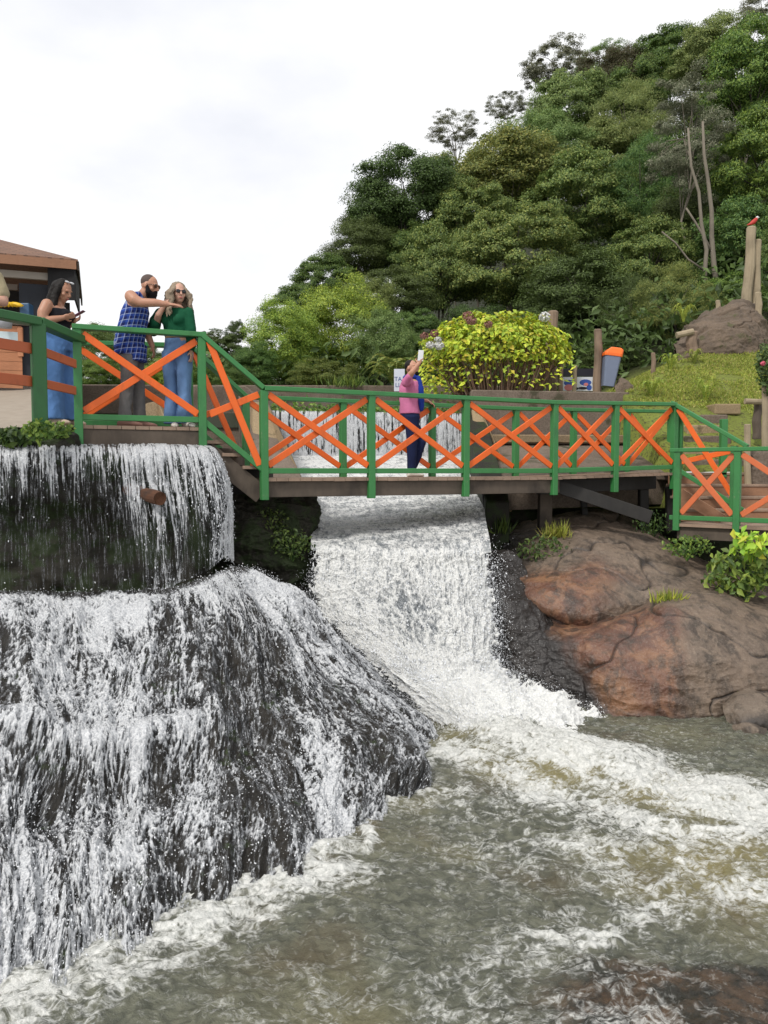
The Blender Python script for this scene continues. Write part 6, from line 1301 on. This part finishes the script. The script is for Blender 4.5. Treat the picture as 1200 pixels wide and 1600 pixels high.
def man_plaid():
    r = person(207, 666, 9.06, 'bearded man in a sleeveless blue plaid shirt reaching his arm forward', 0.0, 0.975); r.location.z = 0.503; X = Vector((1, 0, 0)); Yv = Vector((0, 1, 0)); b = Fig()
    h = b.head((0.235, -0.03, 1.625), (0.94, -0.22, -0.24), k=1.06)
    b.limb([(0.10, 0, 1.47), (0.185, -0.02, 1.56)], [0.070, 0.064]); b.loft([((0, 0, 0.95), X * 0.14, Yv * 0.17), ((0.0, 0, 1.15), X * 0.14, Yv * 0.165), ((0.06, 0, 1.34), X * 0.145, Yv * 0.19), ((0.08, 0, 1.46), X * 0.105, Yv * 0.18), ((0.11, 0, 1.51), X * 0.06, Yv * 0.09)])
    b.limb([(0.065, -0.185, 1.475), (0.115, -0.225, 1.43), (0.195, -0.235, 1.395), (0.35, -0.225, 1.395), (0.49, -0.20, 1.385)], [0.072, 0.066, 0.053, 0.047, 0.032]); b.hand((0.495, -0.20, 1.385), (1, 0.05, -0.08), (0, 0.3, -1), 0.22, 1, 1.05, 0.28)
    b.limb([(0.075, 0.185, 1.46), (0.09, 0.235, 1.20), (0.20, 0.16, 0.97)], [0.068, 0.052, 0.034]); b.hand((0.20, 0.16, 0.97), (0.25, -0.05, -1), (-1, 0, -0.2), 0.4, -1)
    for sg, x1, x2 in ((-1, 0.0, -0.055), (1, 0.03, 0.055)): b.limb([(0, sg * 0.085, 0.9), (x1, sg * 0.09, 0.62), (x1 * .6 + x2 * .6, sg * 0.09, 0.42), (x2, sg * 0.09, 0.10)], [0.08, 0.05, 0.04, 0.035])
    b.make('body', sk_a, r, 0.009)
    s = Fig(); s.loft([((-0.015, 0, 0.83), X * 0.175, Yv * 0.20), ((-0.02, 0, 0.98), X * 0.172, Yv * 0.19), ((0.015, 0, 1.15), X * 0.165, Yv * 0.182), ((0.055, 0, 1.33), X * 0.160, Yv * 0.198), ((0.075, 0, 1.45), X * 0.118, Yv * 0.165), ((0.115, 0, 1.525), X * 0.075, Yv * 0.095)])
    s.loft([((0.10, -0.03, 0.76), X * 0.075, Yv * 0.15), ((0.08, 0, 0.95), X * 0.10, Yv * 0.17)])
    s.limb([(0.055, -0.165, 1.47), (0.12, -0.06, 1.53)], [0.050, 0.035]); s.limb([(0.055, 0.165, 1.47), (0.12, 0.06, 1.53)], [0.050, 0.035]); s.make('shirt', plaid_m, r, 0.011, 2, folds(0.010, 6, 2.0))
    j = Fig(); j.loft([((-0.01, 0, 0.80), X * 0.135, Yv * 0.175), ((0, 0, 0.98), X * 0.14, Yv * 0.17)])
    for sg, x1, x2 in ((-1, 0.0, -0.055), (1, 0.03, 0.055)): j.loft([((-0.005, sg * 0.085, 0.88), X * 0.120, Yv * 0.095), ((x1, sg * 0.09, 0.62), X * 0.092, Yv * 0.082), ((x1 * 0.6 + x2 * 0.6, sg * 0.09, 0.42), X * 0.074, Yv * 0.07), ((x2, sg * 0.09, 0.20), X * 0.072, Yv * 0.07), ((x2, sg * 0.09, 0.10), X * 0.080, Yv * 0.078)])
    j.make('jeans', grey_jean, r, 0.011, 2, folds(0.013, 10, 5.0))
    for sg, x in ((-1, -0.055), (1, 0.055)): shoe([(x - 0.06, sg * 0.09, 0.0), (x + 0.21, sg * 0.10, 0.0)], 0, shoe_p, r)
    c, f, u, rr, k = h; hh = Fig(); hh.ball(c + u * 0.046 * k - f * 0.024 * k, (rr * 0.078 * k, f * 0.090 * k, u * 0.082 * k)); hh.make('hair', hair_s, r, 0.009, 2)
    bd = Fig(); bd.ball(c + f * 0.045 - u * 0.085, (rr * 0.068, f * 0.066, u * 0.062)); bd.ball(c + f * 0.065 - u * 0.135, (rr * 0.050, f * 0.052, u * 0.050)); bd.ball(c + f * 0.098 - u * 0.048, (rr * 0.036, f * 0.014, u * 0.012))
    for sg in (-1, 1): bd.limb([c + rr * sg * 0.073 - u * 0.005 + f * 0.01, c + rr * sg * 0.062 + f * 0.035 - u * 0.07], [0.016, 0.036])
    bd.make('beard', beard_k, r, 0.009, 2, folds(0.008, 30, 1.0)); face_bits(h, r, lens_b, False)
man_plaid()

def woman_green():
    yaw = 0.0; r = person(279, 669, 9.24, 'woman in a dark green knit top, flared jeans and sunglasses with curly hair', 0.0, 0.98); r.location.z = 0.503; X = Vector((0.93, -0.36, 0)); Yv = Vector((0.36, 0.93, 0)); b = Fig()
    h = b.head((0.035, -0.05, 1.575), (0.52, -0.84, -0.10), k=1.0)
    W = lambda x, y, z: X * x + Yv * y + Vector((0, 0, z))
    b.limb([(0.0, 0, 1.40), (0.02, -0.02, 1.50)], [0.054, 0.050]); b.loft([(W(0, 0, 0.95), X * 0.17, Yv * 0.13), (W(0, 0, 1.12), X * 0.14, Yv * 0.115), (W(0, 0, 1.28), X * 0.165, Yv * 0.125), (W(0, 0, 1.37), X * 0.155, Yv * 0.09), (W(0, 0, 1.425), X * 0.075, Yv * 0.06)])
    b.limb([(-0.20, 0.0, 1.36), (-0.275, 0.02, 1.17), (-0.17, -0.17, 1.30), (-0.10, -0.165, 1.42)], [0.055, 0.046, 0.038, 0.027]); b.hand((-0.10, -0.165, 1.42), (0.5, 0.1, 0.85), (0.6, 0.75, -0.2), 0.5, 1, 0.92)
    b.limb([(0.155, -0.06, 1.36), (0.185, -0.08, 1.12), (0.185, -0.10, 0.90)], [0.052, 0.043, 0.028]); b.hand((0.185, -0.10, 0.90), (0.08, -0.1, -1), (-1, 0.2, 0), 0.35, -1, 0.95)
    for sg in (-1, 1): b.limb([W(sg * 0.085, 0, 0.9), W(sg * 0.08, 0, 0.45), W(sg * 0.075, 0, 0.06)], [0.085, 0.055, 0.035])
    b.make('body', sk_b, r, 0.009)
    t = Fig(); t.loft([(W(0, 0, 1.075), X * 0.155, Yv * 0.132), (W(0, 0, 1.14), X * 0.165, Yv * 0.135), (W(0, 0, 1.28), X * 0.180, Yv * 0.140), (W(0, 0, 1.36), X * 0.165, Yv * 0.105), (W(0, 0, 1.405), X * 0.105, Yv * 0.082)])
    for sg in (-1, 1): t.ball(W(sg * 0.078, -0.085, 1.255), 0.073)
    t.limb([(-0.195, 0.0, 1.355), (-0.265, 0.02, 1.26), (-0.285, 0.02, 1.16), (-0.235, -0.10, 1.22)], [0.064, 0.072, 0.075, 0.052]); t.limb([(0.155, -0.06, 1.355), (0.185, -0.08, 1.16), (0.19, -0.095, 0.98), (0.187, -0.10, 0.93)], [0.060, 0.060, 0.064, 0.045]); t.make('knit_top', greenc, r, 0.010, 3, folds(0.008, 8, 3.0))
    j = Fig(); j.loft([(W(0, 0, 0.82), X * 0.180, Yv * 0.150), (W(0, 0.01, 0.93), X * 0.178, Yv * 0.148), (W(0, 0, 1.07), X * 0.145, Yv * 0.122)])
    for sg, dx in ((-1, -0.012), (1, 0.012)): j.loft([(W(sg * 0.088, 0, 0.90), X * 0.108, Yv * 0.125), (W(sg * 0.085 + dx, -0.01, 0.60), X * 0.082, Yv * 0.09), (W(sg * 0.078 + dx, 0, 0.40), X * 0.076, Yv * 0.08), (W(sg * 0.080 + dx, 0, 0.05), X * 0.088, Yv * 0.115)])
    j.make('jeans', denim2, r, 0.011, 2, folds(0.010, 7, 7.0)); Fig().loft([(W(0, 0, 1.045), X * 0.153, Yv * 0.130), (W(0, 0, 1.075), X * 0.150, Yv * 0.127)]).make('belt', cloth('tan_belt', (0.20, 0.12, 0.06), 0.2), r, 0.008, 1)
    for sg in (-1, 1): q = W(sg * 0.08, 0.02, 0); shoe([q, q + Vector((0.10 + 0.04 * sg, -0.16, 0))], 0, shoe_w, r)
    c, f, u, rr, k = h; hr = Fig(); hr.ball(c + u * 0.045 - f * 0.030, (rr * 0.098, f * 0.090, u * 0.092))
    for i in range(26):
        a = -2.15 + 4.3 * i / 25; d = (rr * math.sin(a) - f * math.cos(a)); p0 = c + d * 0.075 + u * 0.05; L = random.uniform(0.22, 0.34); pts = [p0]
        for k2 in range(1, 6): pts.append(p0 + d * (0.022 + 0.020 * k2 ** 0.6) - u * (L * k2 / 5) + rr * 0.018 * math.sin(k2 * 2.2 + i) + f * 0.014 * math.cos(k2 * 2.0 + i * 1.7) + f * (0.03 if abs(a) > 1.6 else 0) * k2 / 5)
        hr.limb(pts, [0.020, 0.026, 0.025, 0.022, 0.018, 0.010], 7)
    hr.make('hair', hair_g, r, 0.009, 1, folds(0.012, 30, 2.0)); face_bits(h, r, lens)
woman_green()

def man_selfie():
    q = P(640, 745, 11.35); r = person(640, 745, 11.35, 'man in a pink shirt with blue scarf raising a phone on the bridge'); r.location.z = deckz(q.x); X = Vector((0.80, 0.45, 0)).normalized(); Yv = Vector((-X.y, X.x, 0)); W = lambda x, y, z: X * x + Yv * y + Vector((0, 0, z)); b = Fig()
    h = b.head((0.03, -0.02, 1.545), (0.72, -0.60, 0.12), k=1.0)
    b.limb([(0.0, 0, 1.38), (0.02, -0.01, 1.47)], [0.060, 0.056]); b.loft([(W(0, 0, 0.88), X * 0.13, Yv * 0.16), (W(0, 0, 1.05), X * 0.12, Yv * 0.15), (W(0, 0, 1.25), X * 0.13, Yv * 0.175), (W(0, 0, 1.36), X * 0.10, Yv * 0.165), (W(0.01, 0, 1.41), X * 0.06, Yv * 0.08)])
    b.limb([(-0.03, -0.20, 1.36), (-0.075, -0.32, 1.31), (0.02, -0.42, 1.44), (0.10, -0.44, 1.545)], [0.060, 0.048, 0.042, 0.028]); b.hand((0.10, -0.44, 1.545), (0.35, -0.05, 0.9), (0.2, 1, 0), 0.55, 1, 0.95)
    b.limb([(0.03, 0.18, 1.34), (0.10, 0.27, 1.12), (0.26, 0.20, 1.105)], [0.058, 0.044, 0.030]); b.hand((0.26, 0.20, 1.105), (0.85, 0.0, -0.45), (-0.4, 0.0, -1), 0.45, -1, 1.0)
    b.limb([W(0, -0.08, 0.85), W(-0.01, -0.085, 0.45), W(-0.02, -0.085, 0.06)], [0.085, 0.055, 0.04]); b.limb([W(0, 0.08, 0.85), (0.16, 0.02, 0.50), (0.06, 0.06, 0.12)], [0.085, 0.055, 0.04])
    b.make('body', sk_c, r, 0.009)
    s = Fig(); s.loft([(W(0, 0, 0.90), X * 0.145, Yv * 0.172), (W(-0.005, 0, 1.05), X * 0.137, Yv * 0.165), (W(0, 0, 1.24), X * 0.147, Yv * 0.188), (W(0, 0, 1.35), X * 0.115, Yv * 0.172), (W(0.01, 0, 1.40), X * 0.07, Yv * 0.09)]); s.limb([(-0.03, -0.18, 1.355), (-0.07, -0.31, 1.31), (-0.02, -0.385, 1.39)], [0.072, 0.062, 0.050]); s.limb([(0.03, 0.17, 1.335), (0.10, 0.265, 1.13), (0.18, 0.235, 1.115)], [0.070, 0.058, 0.046]); s.make('shirt', pinkc, r, 0.010, 3, folds(0.010, 8, 6.0))
    j = Fig(); j.loft([(W(0, 0, 0.78), X * 0.142, Yv * 0.165), (W(0, 0, 0.96), X * 0.130, Yv * 0.158)]); j.loft([(W(-0.005, -0.08, 0.86), X * 0.118, Yv * 0.09), (W(-0.015, -0.085, 0.50), X * 0.080, Yv * 0.075), (W(-0.02, -0.085, 0.10), X * 0.060, Yv * 0.062)]); j.limb([W(0, 0.08, 0.84), (0.08, 0.05, 0.68), (0.165, 0.02, 0.50), (0.11, 0.04, 0.30), (0.065, 0.055, 0.17)], [0.10, 0.094, 0.076, 0.066, 0.056]); j.make('trousers', navy, r, 0.011, 2, folds(0.008, 8, 9.0))
    shoe([W(-0.06, -0.085, 0), W(0.18, -0.095, 0)], 0, shoe_w, r); shoe([(0.03, 0.07, 0.035), (0.17, 0.0, -0.0)], 0, shoe_r, r)
    sc = Fig(); a0 = Vector((0.02, -0.01, 1.415))
    sc.limb([a0 + Vector((0.085 * math.cos(t), 0.085 * math.sin(t), 0.012 * math.sin(3 * t))) for t in np.linspace(0, 2 * math.pi, 11)], [0.038] * 11, 8); sc.limb([(0.105, -0.06, 1.40), (0.145, -0.09, 1.25), (0.155, -0.085, 1.08), (0.165, -0.08, 0.96)], [0.045, 0.055, 0.050, 0.034]); sc.make('scarf', scarfc, r, 0.010, 2, folds(0.012, 14, 3.0))
    c, f, u, rr, k = h; hh = Fig(); hh.ball(c + u * 0.045 - f * 0.026, (rr * 0.082, f * 0.090, u * 0.086)); hh.make('hair', hair_k, r, 0.009, 2); bd = Fig(); bd.ball(c + f * 0.042 - u * 0.082, (rr * 0.062, f * 0.060, u * 0.042)); bd.make('beard', beard_k, r, 0.009, 2); face_bits(h, r, None, False)
    p = Vector((0.135, -0.45, 1.665)) + r.location; m = MB(); m.box(p, (0.074, 0.009, 0.15), Matrix.Rotation(0.15, 3, 'Z') @ Matrix.Rotation(0.1, 3, 'Y')); tag(m.build('phone', plain('white_phone', (0.66, 0.66, 0.68), 0.3), None, 0.003), 'white phone held up by the man in the pink shirt', 'phone')
man_selfie()

def man_edge():
    r = person(-34, 664, 8.4, 'person in a khaki short sleeved shirt at the left edge, one bent arm in view', 0.0, 1.08); r.location.z = 0.46; X = Vector((1, 0, 0)); Yv = Vector((0, 1, 0)); b = Fig()
    h = b.head((0.02, -0.03, 1.64), (0.2, -0.95, -0.1), k=1.03); b.limb([(0, 0, 1.47), (0.01, -0.01, 1.57)], [0.066, 0.06]); b.loft([((0, 0, 0.95), X * 0.16, Yv * 0.13), ((0, 0, 1.15), X * 0.16, Yv * 0.13), ((0, 0, 1.36), X * 0.19, Yv * 0.14), ((0, 0, 1.46), X * 0.17, Yv * 0.10), ((0, 0, 1.51), X * 0.08, Yv * 0.07)])
    b.limb([(0.205, 0, 1.45), (0.262, 0.0, 1.30), (0.285, -0.02, 1.22), (0.17, -0.20, 1.20), (0.09, -0.24, 1.22)], [0.068, 0.056, 0.050, 0.042, 0.030]); b.hand((0.09, -0.24, 1.22), (-0.9, -0.1, 0.3), (0, 1, 0), 0.4, 1); b.limb([(-0.205, 0, 1.45), (-0.26, 0.0, 1.18), (-0.2, -0.08, 0.92)], [0.068, 0.05, 0.03]); b.hand((-0.2, -0.08, 0.92), (0, 0, -1), (1, 0, 0), 0.4, -1)
    for sg in (-1, 1): b.limb([(sg * 0.09, 0, 0.9), (sg * 0.09, 0, 0.48), (sg * 0.09, 0, 0.08)], [0.09, 0.06, 0.045])
    b.make('body', sk_b, r, 0.010); s = Fig(); s.loft([((0, 0, 0.90), X * 0.185, Yv * 0.15), ((0, 0, 1.15), X * 0.18, Yv * 0.148), ((0, 0, 1.36), X * 0.205, Yv * 0.155), ((0, 0, 1.46), X * 0.18, Yv * 0.115), ((0, 0, 1.51), X * 0.09, Yv * 0.08)])
    for sg in (-1, 1): s.limb([(sg * 0.20, 0, 1.45), (sg * 0.262, 0, 1.30)], [0.082, 0.074])
    s.make('shirt', khaki, r, 0.011, 2, folds(0.008, 7, 1.0)); j = Fig(); j.loft([((0, 0, 0.80), X * 0.17, Yv * 0.14), ((0, 0, 0.95), X * 0.165, Yv * 0.138)])
    for sg in (-1, 1): j.loft([((sg * 0.09, 0, 0.86), X * 0.10, Yv * 0.12), ((sg * 0.09, 0, 0.48), X * 0.08, Yv * 0.085), ((sg * 0.09, 0, 0.06), X * 0.078, Yv * 0.08)])
    j.make('trousers', navy, r, 0.012, 2)
    for sg in (-1, 1): shoe([(sg * 0.09, 0.05, 0), (sg * 0.10, -0.18, 0)], 0, shoe_r, r)
    c, f, u, rr, k = h; hh = Fig(); hh.ball(c + u * 0.05 - f * 0.025, (rr * 0.082, f * 0.090, u * 0.084)); hh.make('hair', hair_k, r, 0.01, 2); face_bits(h, r)
man_edge()
